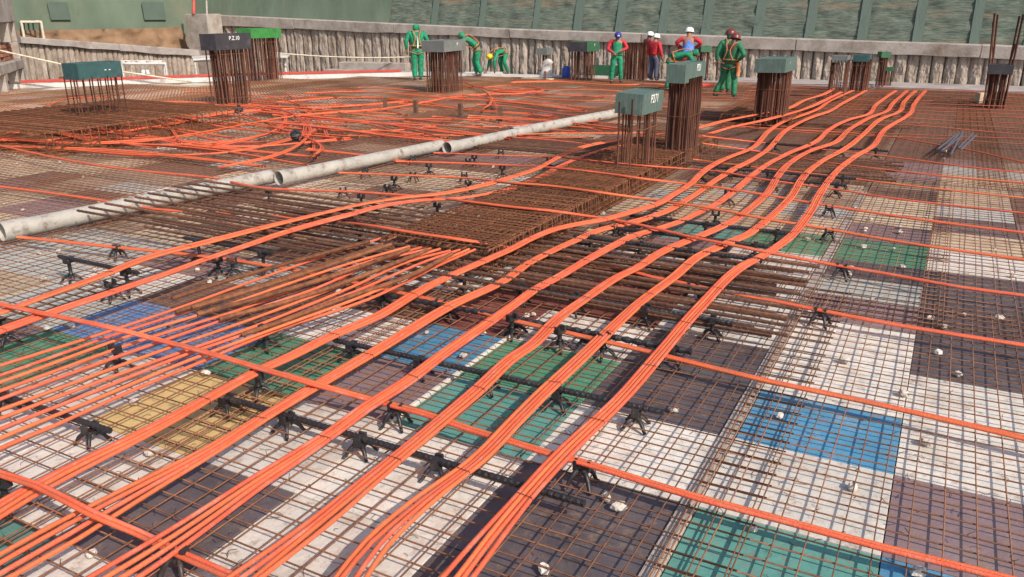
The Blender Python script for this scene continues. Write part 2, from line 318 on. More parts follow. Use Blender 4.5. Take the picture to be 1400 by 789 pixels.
for x in (-.65, -2.85, -5.05, -7.25): sheet(x, .6, 2.45, 4.85, True, near_lab[(x, 0)], dz={-.65: .0, -2.85: .009, -5.05: 0, -7.25: .009}[x])
for x, dz in ((-.65, 0), (-2.85, .009), (-5.05, 0)): knots(x, .6, 2.45, 4.85, dz)
KN.obj("tie_knots", WIRE, kind="stuff")
for x in (0, -2.29, -4.49, -6.69): sheet(x, 5.0, 2.45, 4.9, True, near_lab[(x, 1)], dz={0: .018, -2.29: .012, -4.49: .018, -6.69: .012}[x])
rows = [(9.7, 4.9), (14.4, 4.9), (19.1, 2.7)]
for x0 in np.arange(-8.89 - 2.2 * 8, -7, 2.2):
    for y0, ly in ((.6, 4.85), (5.0, 4.9)):
        if clipped(x0, y0, 2.45, ly) and y0 + ly > -x0 * .32: sheet(x0, y0, 2.45, ly, False, far_lab(x0, y0, 2.45, ly), grp="mesh sheets across the deck")
for y0, ly in rows:
    for k, x0 in enumerate(np.arange(.4 - 2.2 * 12, 5, 2.2)):
        ll = ly
        while ll > 1 and not clipped(x0, y0, 2.45, ll): ll -= .5
        if ll > 1: sheet(x0 + U(-.3, .3), y0, 2.45, ll, False, far_lab(x0, y0, 2.45, ll), dz=.004 * (k % 2), grp="mesh sheets across the deck")
sheet(2.1, 5.0, 2.45, 4.9, False, "rusty wire mesh sheet beyond the right edge boards", grp="mesh sheets across the deck")

# ------------------------------------------------------------------ orange cable bundles
RS = .0091
ZB = .135
def gp(pts, z): return [G(x, y, z(x, y) if callable(z) else z) for x, y in pts]
def run_on(P, a=2.6, b=2.2):
    """carry a cable straight on past the edge of the view"""
    d0 = P[0] - P[3]; d0.z = 0; d1 = P[-1] - P[-4]; d1.z = 0
    return ([P[0] + d0.normalized() * a * k / 6 for k in range(6, 0, -1)] if a else []) + P + ([P[-1] + d1.normalized() * b * k / 6 for k in range(1, 7)] if b else [])
def over_cage(z):
    def f(x, y):
        zz = z(x, y) if callable(z) else z; p = G(x, y, .24)
        return .243 if -3.75 < p.x < -2.5 and 4.75 < p.y < 10.9 else zz
    return f
B = {}
B[1] = [(625, 789), (668, 735), (716, 680), (775, 615), (853, 540), (905, 480), (957, 420), (1010, 367), (1050, 345), (1083, 321), (1108, 289), (1123, 261), (1144, 234), (1171, 213), (1194, 199), (1207, 180), (1217, 172), (1244, 155.5), (1250, 142), (1265, 124)]
B[2] = [(476, 789), (515, 740), (578, 685), (649, 632), (705, 575), (738, 542), (794, 489), (837, 448), (875, 413), (920, 380), (953, 352), (991, 334), (1024, 319), (1056, 294), (1080, 271), (1100, 239.6), (1121, 222), (1156, 203), (1182, 182), (1204, 163), (1230, 152), (1236, 139), (1252, 124)]
B[3] = [(330, 789), (434, 711), (492, 665), (553, 617), (603, 575), (654, 532), (697, 492), (728, 471), (763, 436), (801, 408), (842, 380), (872, 365), (903, 345), (933, 332), (966, 319), (999, 304), (1024, 286), (1050, 262), (1064, 240), (1081, 222), (1110, 205), (1141, 195), (1161, 177), (1187, 162), (1212, 152), (1220, 142), (1240, 124)]
B[4] = [(140, 789), (240, 727), (350, 657), (408, 622), (459, 589), (502, 557), (553, 524), (603, 486), (649, 453.5), (700, 418), (733, 395), (763, 379), (801, 357), (837, 337), (867, 322), (898, 313), (928, 303), (953, 291.5), (979, 279), (1004, 261), (1029, 239), (1050, 224), (1080, 209), (1113, 195), (1134, 177), (1161, 163.5), (1187, 156), (1198, 143), (1225, 124)]
B[5] = [(-40, 790), (60, 735), (177, 672.6), (279, 619), (340, 583), (401, 546), (451, 517), (515, 479), (565, 448), (621, 415.5), (687, 385), (721, 361), (751, 345), (786, 329.5), (822, 314), (852, 307), (882, 299), (910, 289), (936, 275), (961, 258.6), (984, 243), (1004, 231), (1029, 218), (1050, 204), (1075, 178), (1108, 161), (1134, 152), (1151, 142), (1184, 124)]
B[6] = [(-60, 728), (30, 672), (110, 630), (180, 597), (241, 567.5), (299, 537), (350, 509), (401, 486), (456, 458.6), (515, 433), (565, 403), (603, 382.5), (658, 358), (700, 340), (725, 327), (758, 314), (789, 307), (827, 300), (865, 289), (898, 279), (920, 266), (941, 253.5), (958, 238), (971, 228), (996, 215), (1029, 202), (1050, 180), (1070, 167), (1093, 159), (1118, 149), (1136, 137), (1166, 124)]
B[7] = [(-50, 470), (0, 452), (76, 425.6), (152, 400), (223, 376), (279, 355), (350, 331), (375, 322), (426, 307), (477, 294), (527, 281), (578, 274), (629, 271), (667, 265), (700, 257), (742, 240), (770, 226), (800, 213), (842, 201), (880, 197), (953, 187), (1000, 174), (1050, 163), (1085, 154), (1108, 146), (1126, 138), (1150, 126)]
B[8] = [(-50, 441), (0, 427), (76, 400), (137, 378), (203, 352), (294, 328), (350, 313.5), (401, 301), (451, 289), (502, 278), (553, 270), (603, 265), (654, 255), (700, 242), (733, 231), (758, 218), (781, 206.6), (809, 198), (842, 192), (890, 185), (953, 175), (991, 165), (1032, 157), (1075, 149), (1100, 137), (1126, 129), (1140, 121)]
blab = {1: "rightmost flat bundle of four orange cables, over the black boards at the bottom", 2: "second flat bundle of four orange cables from the right",
        3: "third flat orange cable bundle from the right, over the middle blue board", 4: "fourth flat orange cable bundle from the right, over the bottom left black board",
        5: "fifth flat bundle of four orange cables from the right, running to the left edge", 6: "orange cable bundle hugging the right face of the wide rusty cage",
        7: "lower of the two orange bundles crossing left of the rusty beam cage", 8: "upper of the two orange bundles crossing left of the rusty beam cage"}
SUPY = [2.37, 3.15, 3.88, 4.36]
bund = {}
for k, pts in B.items():
    zb = .215 if k > 6 else ZB; zf = (lambda x, y: .185 if 640 < x < 975 else ZB) if k == 6 else zb
    P = run_on(smooth_line(gp(pts, zf), .07), 1.2 if pts[0][1] > 780 else 2.6, 0); bund[k] = P
    t = thing("cable_bundle", blab[k], "cable bundle", P[0] - Vector((0, 0, zb)), group="orange post-tensioning cable bundles"); o = t.location
    for s in range(4):
        ph = [U(0, 6.3) for _ in range(3)]; q = []; fan = U(.8, 1.3)
        for i, p in enumerate(P):
            tg = (P[min(i + 1, len(P) - 1)] - P[max(i - 1, 0)]); tg.z = 0; tg.normalize(); nr = Vector((tg.y, -tg.x, 0))
            near = max(0, min(1, (2.25 - p.y) / .9)) if k <= 6 else 0
            sp = 1.02 + near * (1.25 if k in (2, 4, 5) else .7)
            off = (s - 1.5) * RS * 2 * sp + near * .012 * math.sin(ph[0] + p.y * 4) + .0012 * math.sin(ph[1] + p.y * 7)
            q.append(p + nr * off + Vector((0, 0, .003 * math.sin(ph[2] + p.y * 2.3) - near * .02)) - o)
        MB().tube(q, RS, 8).obj("cable", ORG[(s + k) % 3], t, True)
    cum = 0; last = -9; nxt = .35
    for i in range(2, len(P) - 1):
        cum += (P[i] - P[i - 1]).length
        if cum > nxt and P[i].y > 2.2 and P[i].y < 11:
            nxt = cum + U(.55, .85); tg = (P[i + 1] - P[i - 1]).normalized(); nr = Vector((tg.y, -tg.x, 0)).normalized(); c = P[i] - o; a = RS * 4.15; b = RS * 1.25
            sk_ = U(-.012, .012)
            MB().tube([c + nr * (sx * a) + tg * (sk_ * sx) + Vector((0, 0, sz * b)) for sx, sz in ((-1, 0), (-.9, 1), (.9, 1), (1, 0), (.9, -1), (-.9, -1), (-1, 0))], .0016, 4).obj("wire_tie", WIRE, t)

# ------------------------------------------------------------------ transverse cables
T = [([(-60, 620), (0, 648), (51, 664), (127, 703), (187, 728), (243, 756), (314, 787), (420, 835)], 2, "pair of orange cables crossing the bottom left corner over black chairs", .165),
     ([(-60, 404), (0, 416), (61, 429), (152, 448), (210, 463), (279, 481), (350, 502), (426, 524), (502, 545), (578, 565), (640, 586), (700, 604), (758, 622), (796, 632), (877, 657), (953, 680), (1050, 706), (1205, 748), (1354, 785), (1480, 818)], 2, "longest orange cable pair, crossing under all bundles to the bottom right corner", .115),
     ([(25, 324), (101, 332), (177, 340), (218, 344), (300, 353), (364, 363), (410, 371), (456, 380), (522, 395), (603, 413), (700, 438), (740, 447), (801, 461), (887, 481), (918, 489), (979, 504), (1050, 521), (1174, 547), (1324, 581), (1480, 618)], 2, "orange cable pair passing above the blue board at the right", .1),
     ([(0, 255), (70, 264), (139, 274), (205, 285), (253, 289), (350, 294), (446, 302), (517, 310), (570, 319), (640, 329), (708, 341), (751, 347), (789, 355), (839, 364), (892, 379), (925, 385), (974, 396), (1050, 410), (1090, 418), (1202, 440), (1303, 457), (1400, 472), (1480, 484)], 2, "orange cable pair ending over the black boards right of the bare bar ends", .1),
     ([(0, 199), (101, 220.5), (177, 232), (289, 243), (352, 256), (413, 260), (477, 262), (540, 266), (578, 269), (629, 274), (700, 283), (751, 288), (801, 295), (847, 302), (877, 308), (915, 317), (953, 326), (991, 333), (1075, 350), (1151, 364), (1227, 377), (1316, 393), (1400, 404), (1480, 414)], 2, "orange cable pair running below the green board on the right", .166),
     ([(464, 236), (553, 239.6), (629, 243), (700, 250), (751, 254), (827, 264), (877, 271), (928, 278), (979, 286), (1050, 300), (1113, 310), (1202, 326), (1278, 338), (1400, 355), (1480, 366)], 2, "orange cable pair running above the green board on the right", .166),
     ([(542, 220.5), (629, 223), (700, 226), (776, 231), (827, 237), (877, 244), (928, 250), (979, 256), (1050, 267), (1113, 278), (1202, 292), (1278, 303), (1400, 318), (1480, 328)], 2, "orange cable crossing in front of the nearest boxed column", .166),
     ([(593, 209), (700, 213), (751, 214), (794, 218), (842, 223), (887, 227), (928, 230), (979, 234), (1050, 246), (1136, 258), (1227, 272), (1400, 291.5), (1480, 300)], 1, "orange cable passing the foot of the nearest boxed column", .16),
     ([(948, 218), (1009, 226), (1050, 231), (1141, 241), (1227, 252), (1400, 271), (1480, 279)], 1, "orange cable starting by the foot of the second boxed column", .1),
     ([(960, 196), (1050, 209), (1130, 222), (1212, 232), (1291, 241), (1400, 250), (1480, 257)], 1, "orange cable past the far end of the rusty bar stack", .1),
     ([(960, 186), (1050, 196), (1119, 204), (1187, 211), (1253, 219), (1329, 229), (1400, 236), (1480, 243)], 1, "orange cable just in front of the loose grey rods", .1),
     ([(1000, 172), (1090, 178), (1150, 181), (1210, 186), (1265, 195), (1329, 206), (1400, 222), (1480, 236)], 1, "orange cable passing under the loose grey rods", .08)]
PATH = {}
def cable(pts, n, label, z, i, name="orange_cable", grp="orange cables laid across the deck"):
    zf = over_cage((lambda x, y: z - .066 * max(0, min(1, (x - 1000) / 150))) if 4 <= i <= 7 and n else z); zf2 = (lambda x, y: .16 if x < 150 else .095) if i == 0 else (lambda x, y: .245 if x < 170 else (.165 if x < 490 else .112)) if i == 1 else zf
    P = run_on(smooth_line(gp(pts, zf2), .12), 2.6 if pts[0][0] < 1 else 0, 2.2 if pts[-1][0] > 1400 or i == 0 else 0); PATH[i] = P; base = Vector((P[0].x, P[0].y, 0))
    if n == 1:
        return MB().tube([p - base for p in P], RS, 8).obj(name, ORG[i % 3], None, True, loc=base, label=label, cat="cable", group=grp)
    t = thing("cable_pair", label, "cable", base, group=grp)
    for s in range(n):
        ph = U(0, 6)
        MB().tube([p - base + Vector((0, (s - .5) * RS * 2.05 * (1 + .12 * math.sin(ph + p.x * 1.7)), 0)) for p in P], RS, 8).obj("cable", ORG[(i + s) % 3], t, True)
    return t
TP = []
for i, (pts, n, lab, z) in enumerate(T): cable(pts, n, lab, z, i); TP.append(PATH[i])
# far right lines
for i in range(14):
    y = 12.6 + i * .63 + U(-.12, .12); sl_ = U(-.035, .01)
    P = [(x, y + sl_ * (x + 3) + U(-.04, .04), .09 + U(-.02, .04)) for x in np.arange(-4.5 + U(-2, 1.5), 8, 1.1)]
    MB().tube(smooth_line(P, .3), RS * .8, 6).obj("orange_cable", ORGD, None, True, label="thin orange cable on the far right of the deck before the pile wall", cat="cable", group="far orange cables on the right")

# loose cables fanning out of the cage on the left
L = [[(-60, 519), (0, 499), (137, 456), (253, 418), (350, 384), (440, 352), (532, 322)], [(-60, 530), (0, 512), (152, 459), (251, 428), (350, 393), (450, 358), (522, 333)], [(-60, 541), (0, 522), (165, 464), (284, 428), (350, 404), (470, 362), (560, 336)],
     [(-60, 555), (0, 535), (187, 469), (329, 423), (420, 388), (500, 358), (577, 338)], [(-60, 568), (0, 547), (193, 477), (350, 421), (430, 394), (520, 357), (590, 340)], [(-60, 582), (0, 562), (220, 479), (350, 433), (440, 400), (540, 361), (602, 341)],
     [(-60, 598), (0, 573), (114, 529), (231, 486), (350, 445), (480, 394), (560, 358), (615, 343)], [(-60, 612), (0, 586), (119, 538), (243, 488), (350, 452), (490, 398), (580, 358), (628, 341)], [(-60, 628), (0, 598), (130, 545), (256, 494), (350, 460), (500, 404), (590, 362), (641, 340)],
     [(-60, 645), (0, 612), (73, 582), (180, 535), (281, 494), (380, 452), (500, 410), (600, 362), (650, 341)]]
for i, pts in enumerate(L):
    P = smooth_line(gp(pts, lambda x, y: .11 + .012 * (i % 3) + max(0, min(1, (x - 330) / 240)) * .10), .1); P = run_on(P, 2.2, 0); base = Vector((P[0].x, P[0].y, 0))
    MB().tube([p - base + Vector((.004 * math.sin(p.y * 3 + i), 0, .004 * math.sin(p.y * 2 + i))) for p in P], RS, 8).obj("orange_cable", ORG[i % 3], None, True, loc=base,
        label="%s loose orange cable from the top of the fan at the left edge" % ("first second third fourth fifth sixth seventh eighth ninth tenth".split()[i]), cat="cable", group="loose orange cables fanning left of the cage")

# tangled cables in the middle distance
tang = [([(-40, 196), (0, 193), (60, 193), (121, 185), (181, 178), (230, 171), (279, 160), (327, 153), (400, 149), (470, 146), (560, 138)], 3), ([(-40, 160), (0, 167), (60, 179), (96, 185), (133, 190), (206, 191), (254, 197), (330, 204), (430, 215)], 2),
        ([(0, 163), (60, 158), (84, 155), (152, 151), (206, 141), (254, 139), (327, 144), (400, 147), (480, 153)], 2), ([(191, 155), (230, 173), (247, 195)], 1), ([(186, 155), (254, 163), (303, 173), (376, 182), (470, 190)], 1),
        ([(266, 146), (303, 149), (351, 163), (400, 185), (440, 200)], 1), ([(330, 147), (383, 154), (390, 163), (376, 180), (315, 193), (264, 185), (240, 180)], 1), ([(152, 134), (100, 134), (70, 142), (65, 147), (80, 154)], 1),
        ([(340, 143), (376, 147), (411, 163), (424, 181), (403, 202), (366, 216), (300, 228)], 1), ([(360, 146), (390, 152), (416, 171), (411, 189)], 1), ([(390, 130), (403, 136), (420, 155), (421, 179), (429, 195), (428, 205)], 1),
        ([(410, 150), (421, 155), (440, 171), (449, 192)], 1), ([(350, 145), (376, 150), (390, 160), (376, 179), (350, 189), (290, 200)], 1), ([(630, 112), (641, 115), (665, 127), (674, 138), (680, 150)], 1), ([(672, 134), (670, 142), (660, 150)], 1),
        ([(0, 178), (70, 183), (140, 196), (230, 200), (330, 212), (420, 226)], 1), ([(10, 183), (90, 176), (150, 172), (230, 176), (320, 190)], 1), ([(-20, 200), (60, 203), (170, 208), (280, 218), (360, 228)], 2),
        ([(350, 152), (430, 160), (520, 168), (600, 180), (700, 190)], 2), ([(360, 166), (450, 176), (540, 186), (640, 196)], 2), ([(380, 140), (470, 134), (560, 138), (640, 150), (760, 160)], 2), ([(420, 128), (500, 126), (600, 134), (690, 140), (800, 152)], 2),
        ([(450, 155), (520, 150), (580, 140), (640, 131), (720, 128)], 2), ([(640, 160), (720, 163), (800, 171), (860, 178)], 1), ([(660, 120), (700, 117), (740, 121), (730, 126), (680, 125), (655, 119)], 2), ([(420, 205), (500, 214), (560, 222)], 1), ([(-20, 172), (70, 180), (150, 194), (240, 198), (330, 190), (400, 168), (430, 150)], 1), ([(60, 160), (130, 174), (200, 187), (330, 200), (480, 190)], 1), ([(-20, 186), (100, 196), (180, 194), (260, 185), (400, 160), (520, 150)], 2), ([(150, 152), (280, 160), (380, 176), (440, 200), (430, 214)], 1), ([(220, 146), (330, 160), (400, 175), (520, 180), (600, 172)], 1), ([(90, 205), (200, 213), (300, 210), (380, 195), (450, 170)], 1), ([(700, 113), (760, 112), (840, 117), (900, 116), (960, 118)], 2)]
def loose(pts, i, name="orange_cable", lab=None, gr="tangled slack orange cables"):
    a = pts[-1] - pts[0]; Ls = sum((pts[k + 1] - pts[k]).length for k in range(len(pts) - 1))
    lab = "%s slack orange cable lying near %s" % ("looping" if a.length < .6 * Ls else "curving" if a.length < .97 * Ls else "long straight" if Ls > 3.4 else "short straight", mark(pts[len(pts) // 2]))
    base = Vector((pts[0].x, pts[0].y, 0))
    MB().tube([p - base for p in pts], RS * 1.25, 6).obj(name, ORG[i % 3], None, True, loc=base, label=lab, cat="cable", group=gr)
for i, (pts, n) in enumerate(tang):
    for s in range(n + 1):
        P = gp([(x, y + (U(-.2, .2) if n == 1 else 0)) for x, y in pts], .07 + .01 * (i % 5))
        if True: P = [p + Vector(((s - n / 2) * .012, (s - n / 2) * .03 + U(-.012, .012), U(-.01, .02))) for p in P]
        loose(smooth_line(P, .12), i + s)
for i in range(50):
    px = U(340, 800) if i < 42 else U(0, 240); py = U(113, 196) if i < 42 else U(150, 205)
    p = G(px, py, .06)
    if p.y > 20.5 or p.x < -17: p.y = min(p.y, 20.3)
    a = U(-.22, .12) + (U(-.5, .5) if i % 4 == 0 else 0); Lh = U(1.6, 5.0); cv = U(-.2, .2); P = []
    q = Vector((p.x - Lh / 2 * math.cos(a), p.y - Lh / 2 * math.sin(a), 0)); zz = U(.05, .11)
    for s in range(int(Lh / .35) + 1):
        P.append(Vector((q.x, q.y, zz + .02 * math.sin(s * .7 + i)))); q += Vector((math.cos(a), math.sin(a), 0)) * .35; a += cv * .35 + U(-.03, .03)
    P = [p for p in P if inside(p.x - .3, p.y + .3) and p.y < 21 and (p.x < -3.9)]
    if len(P) > 3: loose(smooth_line(P, .15), i)

# ------------------------------------------------------------------ support bars and chairs
def rib_bar(L, r, mat_, name, ax=0, step=.02, rib=.0025, n=8):
    m_ = int(L / step); pts = []; rr = []
    for i in range(m_ + 1):
        t = min(i * step, L); pts.append((t, 0, 0) if ax == 0 else (0, t, 0)); rr.append(r + (rib if i % 2 else 0))
    return MB().tube(pts, rr, n).mesh(name, mat_, False)
sup = [(-2.80, -.96, 2.37, .092, "black corrugated bar under the bundles, nearest of all, over white boards"), (-2.79, -.92, 3.14, .1, "black bar under the bundles crossing the blue and green boards"),
       (-3.14, -1.0, 3.88, .1, "black knobbly bar under the bundles crossing the dark red boards"), (-2.82, -.9, 4.33, .125, "black bar under the bundles just before the first bare bar ends"),
       (-5.4, -4.55, 3.30, .182, "short black bar under the two left bundles over the royal blue board"), (-5.0, -4.1, 4.05, .182, "short black bar under the two left bundles near the loose fan"),
       (-2.45, -1.0, 5.62, .13, "black bar at the last bare bar ends right of the cage"), (-2.4, -1.0, 6.0, .13, "black bar beyond the bare bar ends right of the cage"), (-2.3, -.95, 6.45, .13, "black bar level with the green board at the right"),
       (-3.9, -3.0, 1.9, .09, "short black bar below the loose fan over the yellow board"), (-2.2, -.8, 8.6, .13, "black bar under the bundles right of the nearest boxed column"), (-2.2, -.75, 9.0, .13, "black bar under the bundles in front of the bar stack"),
       (-2.1, -.6, 11.1, .12, "black bar under the bundles beyond the bar stack"), (-5.9, -5.0, 2.35, .09, "short black bar at the left edge of the photo")]
for x0, x1, y, z, lab in sup:
    me = rib_bar(x1 - x0, .0135, BLKS, "support_bar", step=.014 if 'knobbly' not in lab else .03, rib=.002 if 'knobbly' not in lab else .006)
    link("support_bar", me, None, (x0, y, z), U(-.012, .012), lab, "bar", "black support bars under the bundles")
def chair_parts(h, post):
    """four splayed curved legs under a dome, optional post, saddle of two prongs on top"""
    d = {}
    zt = .05 if post else h - .02
    leg = MB(); pts = [(.008, 0, zt), (.03, 0, zt - .002), (.052, 0, zt * .62), (.066, 0, .012), (.078, 0, .004)]
    leg.tube(pts, [.010, .0105, .0095, .008, .007], 6); d['leg'] = leg.mesh("leg", BLK, True)
    hub = MB().tube([(0, 0, zt - .014), (0, 0, zt + .012)], [.022, .02], 8)
    if post: hub.tube([(0, 0, zt), (0, 0, h - .02)], .013, 8)
    d['hub'] = hub.mesh("post", BLK, True)
    sd = MB().box((0, 0, h - .016), (.07, .034, .012), ch=.002)
    for s in (-1, 1): sd.box((s * .027, 0, h + .004), (.014, .034, .034), ch=.002)
    d['saddle'] = sd.mesh("saddle", BLK); return d
CH = {(h, p): chair_parts(h, p) for h, p in ((.075, 0), (.085, 1), (.125, 1), (.095, 0), (.165, 1))}
def chair(x, y, key, rz, lab, grp):
    t = thing("cable_chair", lab, "plastic chair", (x, y, .004), rz, grp); d = CH[key]
    for k in range(4): link("leg", d['leg'], t, rz=math.pi / 4 + k * math.pi / 2)
    link("post", d['hub'], t); link("saddle", d['saddle'], t)
SHORT = ["nearest black corrugated bar", "black bar over the middle blue board", "black knobbly bar", "black bar before the bare bar ends", "short black bar by the royal blue board", "short black bar behind the loose cable fan", "first black bar past the bare bar ends", "second black bar past the bare bar ends",
         "black bar level with the right green board", "short black bar on the yellow board", "black bar beside the box lettered P271", "black bar before the bar stack", "black bar beyond the bar stack", "short black bar at the left edge"]
# chairs under support bars
for bi, (x0, x1, y, z, lab) in enumerate(sup):
    n = max(2, int(round((x1 - x0) / .41))); key = (.075, 0) if z < .096 else ((.085, 1) if z < .11 else (.125, 1) if z < .15 else (.165, 1))
    for k in range(n):
        x = x0 + .12 + (x1 - x0 - .24) * k / (n - 1) + U(-.03, .03)
        if bi == 0: x = (-2.8, -2.42, -2.01, -1.62)[k]
        chair(x, y, key, U(-.2, .2) + math.pi / 2, "black plastic chair under the " + SHORT[bi], "plastic chairs under the support bars")
# chairs under transverse cables
words = ["bottom left orange cable pair", "longest orange cable pair", "orange pair above the blue board", "orange pair over the bare bar ends", "orange pair below the green board", "orange pair above the green board", "orange cable before the nearest boxed column", "orange cable at the foot of the nearest boxed column", "orange cable by the second boxed column", "orange cable past the bar stack"]
given = {0: [-2.92, -2.02], 1: [-4.55, -3.72, -2.80, -1.96, -1.06], 2: [-5.5, -2.6]}
for i in range(10):
    z = T[i][3]; xs = given.get(i) or list(np.arange(-6.2 + U(0, .5), -.2, .88 if i < 7 else .95))
    P = TP[i]
    for x in xs:
        p = min(P, key=lambda q: abs(q.x - x))
        if abs(p.x - x) > .3 or -3.6 < x < -2.5 and 4.7 < p.y < 10.5: continue
        if i > 6 and x > -1.3: continue
        chair(p.x, p.y, (.095, 0) if p.z < .13 else (.125, 1), U(-.3, .3), "black four-legged plastic chair under the " + words[i], "plastic chairs under the cables")
for px, py in ((365, 478), (700, 462), (765, 480), (825, 490), (480, 420), (300, 378), (155, 412), (320, 380), (530, 268), (500, 243), (565, 250), (635, 250), (470, 272), (770, 250), (640, 230), (565, 225), (610, 200), (685, 217)):
    p = G(px, py, 0); chair(p.x, p.y, (.125, 1) if py > 300 else (.095, 0), U(0, 1.5), "black plastic chair standing free near " + mark(p), "free standing plastic chairs")

# ------------------------------------------------------------------ long bare bars through the column strips
def bars(n, y0, dy, x0, x1, z, labf, grp, jit=.06, r=.0105, z1=None, skew=0):
    me = rib_bar(x1 - x0, r, RUSTB, "rebar", step=.022, rib=.0022, n=6)
    for i in range(n):
        o = link("rebar", me, None, (x0 + U(-jit, jit), y0 + i * dy + U(-.02, .02), z + U(-.004, .004)), 0, labf(i) if callable(labf) else labf, "steel bar", grp)
        o.rotation_euler = (0, math.atan2(z - (z1 or z), x1 - x0) + U(-.001, .001), U(-.006, .006) + skew)
ORD = "nearest second third fourth fifth sixth seventh eighth ninth farthest".split()
bars(10, 4.12, .157, -6.42, -.63, .222, lambda i: ORD[i] + " of ten long rusty bars running from the first pipe through the cage", "long bars through the cage", .05, z1=.098, skew=.035)
bars(13, 4.36, .105, -2.6, -.75, .07, "rusty ribbed bar lying low under the ten long ones right of the cage", "low bars right of the cage", .1)
bars(9, 4.25, .15, -5.7, -2.6, .15, "rusty ribbed bar under the ten long bars left of the cage", "low bars left of the cage", .35, z1=.1)
bars(15, 9.35, .085, -6.3, -.45, .085, "rusty ribbed bar in the dense dark stack crossing behind the boxed columns", "dark stack behind the boxed columns", .12)
bars(12, 13.7, .10, -5.4, -.5, .08, "rusty ribbed bar in the far dark stack before the maroon helmeted workers", "far dark stack", .2)
ab = [([(522, 335), (388, 380), (272, 416), (240, 427)], "topmost"), ([(560, 340), (450, 379), (350, 408), (270, 430)], "second"), ([(548, 345), (470, 372), (370, 403), (290, 425)], "third"), ([(618, 347), (553, 380), (470, 408), (375, 443), (330, 458)], "lowest"),
      ([(505, 330), (430, 350), (330, 378), (235, 408)], "faint back"), ([(585, 342), (480, 383), (400, 410), (300, 436)], "fourth"), ([(535, 334), (440, 366), (350, 395), (262, 421)], "innermost")]
for pts, wd in ab:
    P = smooth_line(gp(pts, lambda x, y: .15 + max(0, min(1, (x - 330) / 240)) * .10), .03); base = P[0].copy(); base.z = 0
    MB().tube([p - base for p in P], [.0135 + (.002 if i % 2 else 0) for i in range(len(P))], 7).obj("rebar", RUST2, None, loc=base, label=wd + " thick rusty bar lying among the loose orange cables", cat="steel bar", group="thick bars among the loose cables")

# ------------------------------------------------------------------ beam cages
def cage(x0, x1, y0, y1, z0, z1, lab, sp=.075, nl=12, sp2=None):
    t = thing("beam_cage", lab, "steel cage", (x0, y0, 0)); W = x1 - x0; ms = []
    for k in range(3):
        q = [(0, 0, z0), (0, 0, z1 - .03), (.012, 0, z1 - .008), (.03, 0, z1), (W - .03, 0, z1), (W - .012, 0, z1 - .008), (W, 0, z1 - .03), (W, 0, z0 + .02), (W - .02, 0, z0), (.02, 0, z0), (0, 0, z0)]
        ms.append(MB().tube([(a + U(-.006, .006), b + U(-.012, .012), c + U(-.004, .004)) for a, b, c in q], .0045 if nl < 25 else .008, 5).mesh("stirrup", RUST2, True))
    ny = int((y1 - y0) / sp)
    for i in range(ny + 1): link("stirrup", ms[i % 3], t, (U(-.012, .012), i * sp + U(-.012, .012), U(-.004, .006)), U(-.01, .01))
    bm = rib_bar(y1 - y0, .0062, RUST2, "bar", ax=1, step=.03, rib=.0012, n=5) if nl < 25 else rib_bar(y1 - y0, .009, RUST2, "bar", ax=1, step=.05, rib=.001, n=5)
    for i in range(nl):
        for z in (z0 + .012, z1 - .014): link("bar", bm, t, (.02 + (W - .04) * i / (nl - 1) + U(-.01, .01), U(-.15, .1), z), U(-.002, .002))
    for z in (.09, .15):
        for x in (.01, W - .01): link("bar", bm, t, (x, U(-.1, .1), z))
    return t
cage(-3.62, -2.69, 4.75, 10.9, .03, .225, "wide rusty stirrup cage of the main beam in the middle, holding two boxed columns", sp=.05, nl=20)
cage(-13.3, -10.3, 6.4, 9.8, .03, .34, "rusty stirrup cage at the left edge under the low wide green box", sp=.13, nl=40)
cage(-3.3, -2.2, 13.4, 16.2, .03, .2, "rusty stirrup cage round the foot of the third boxed column", sp=.1)

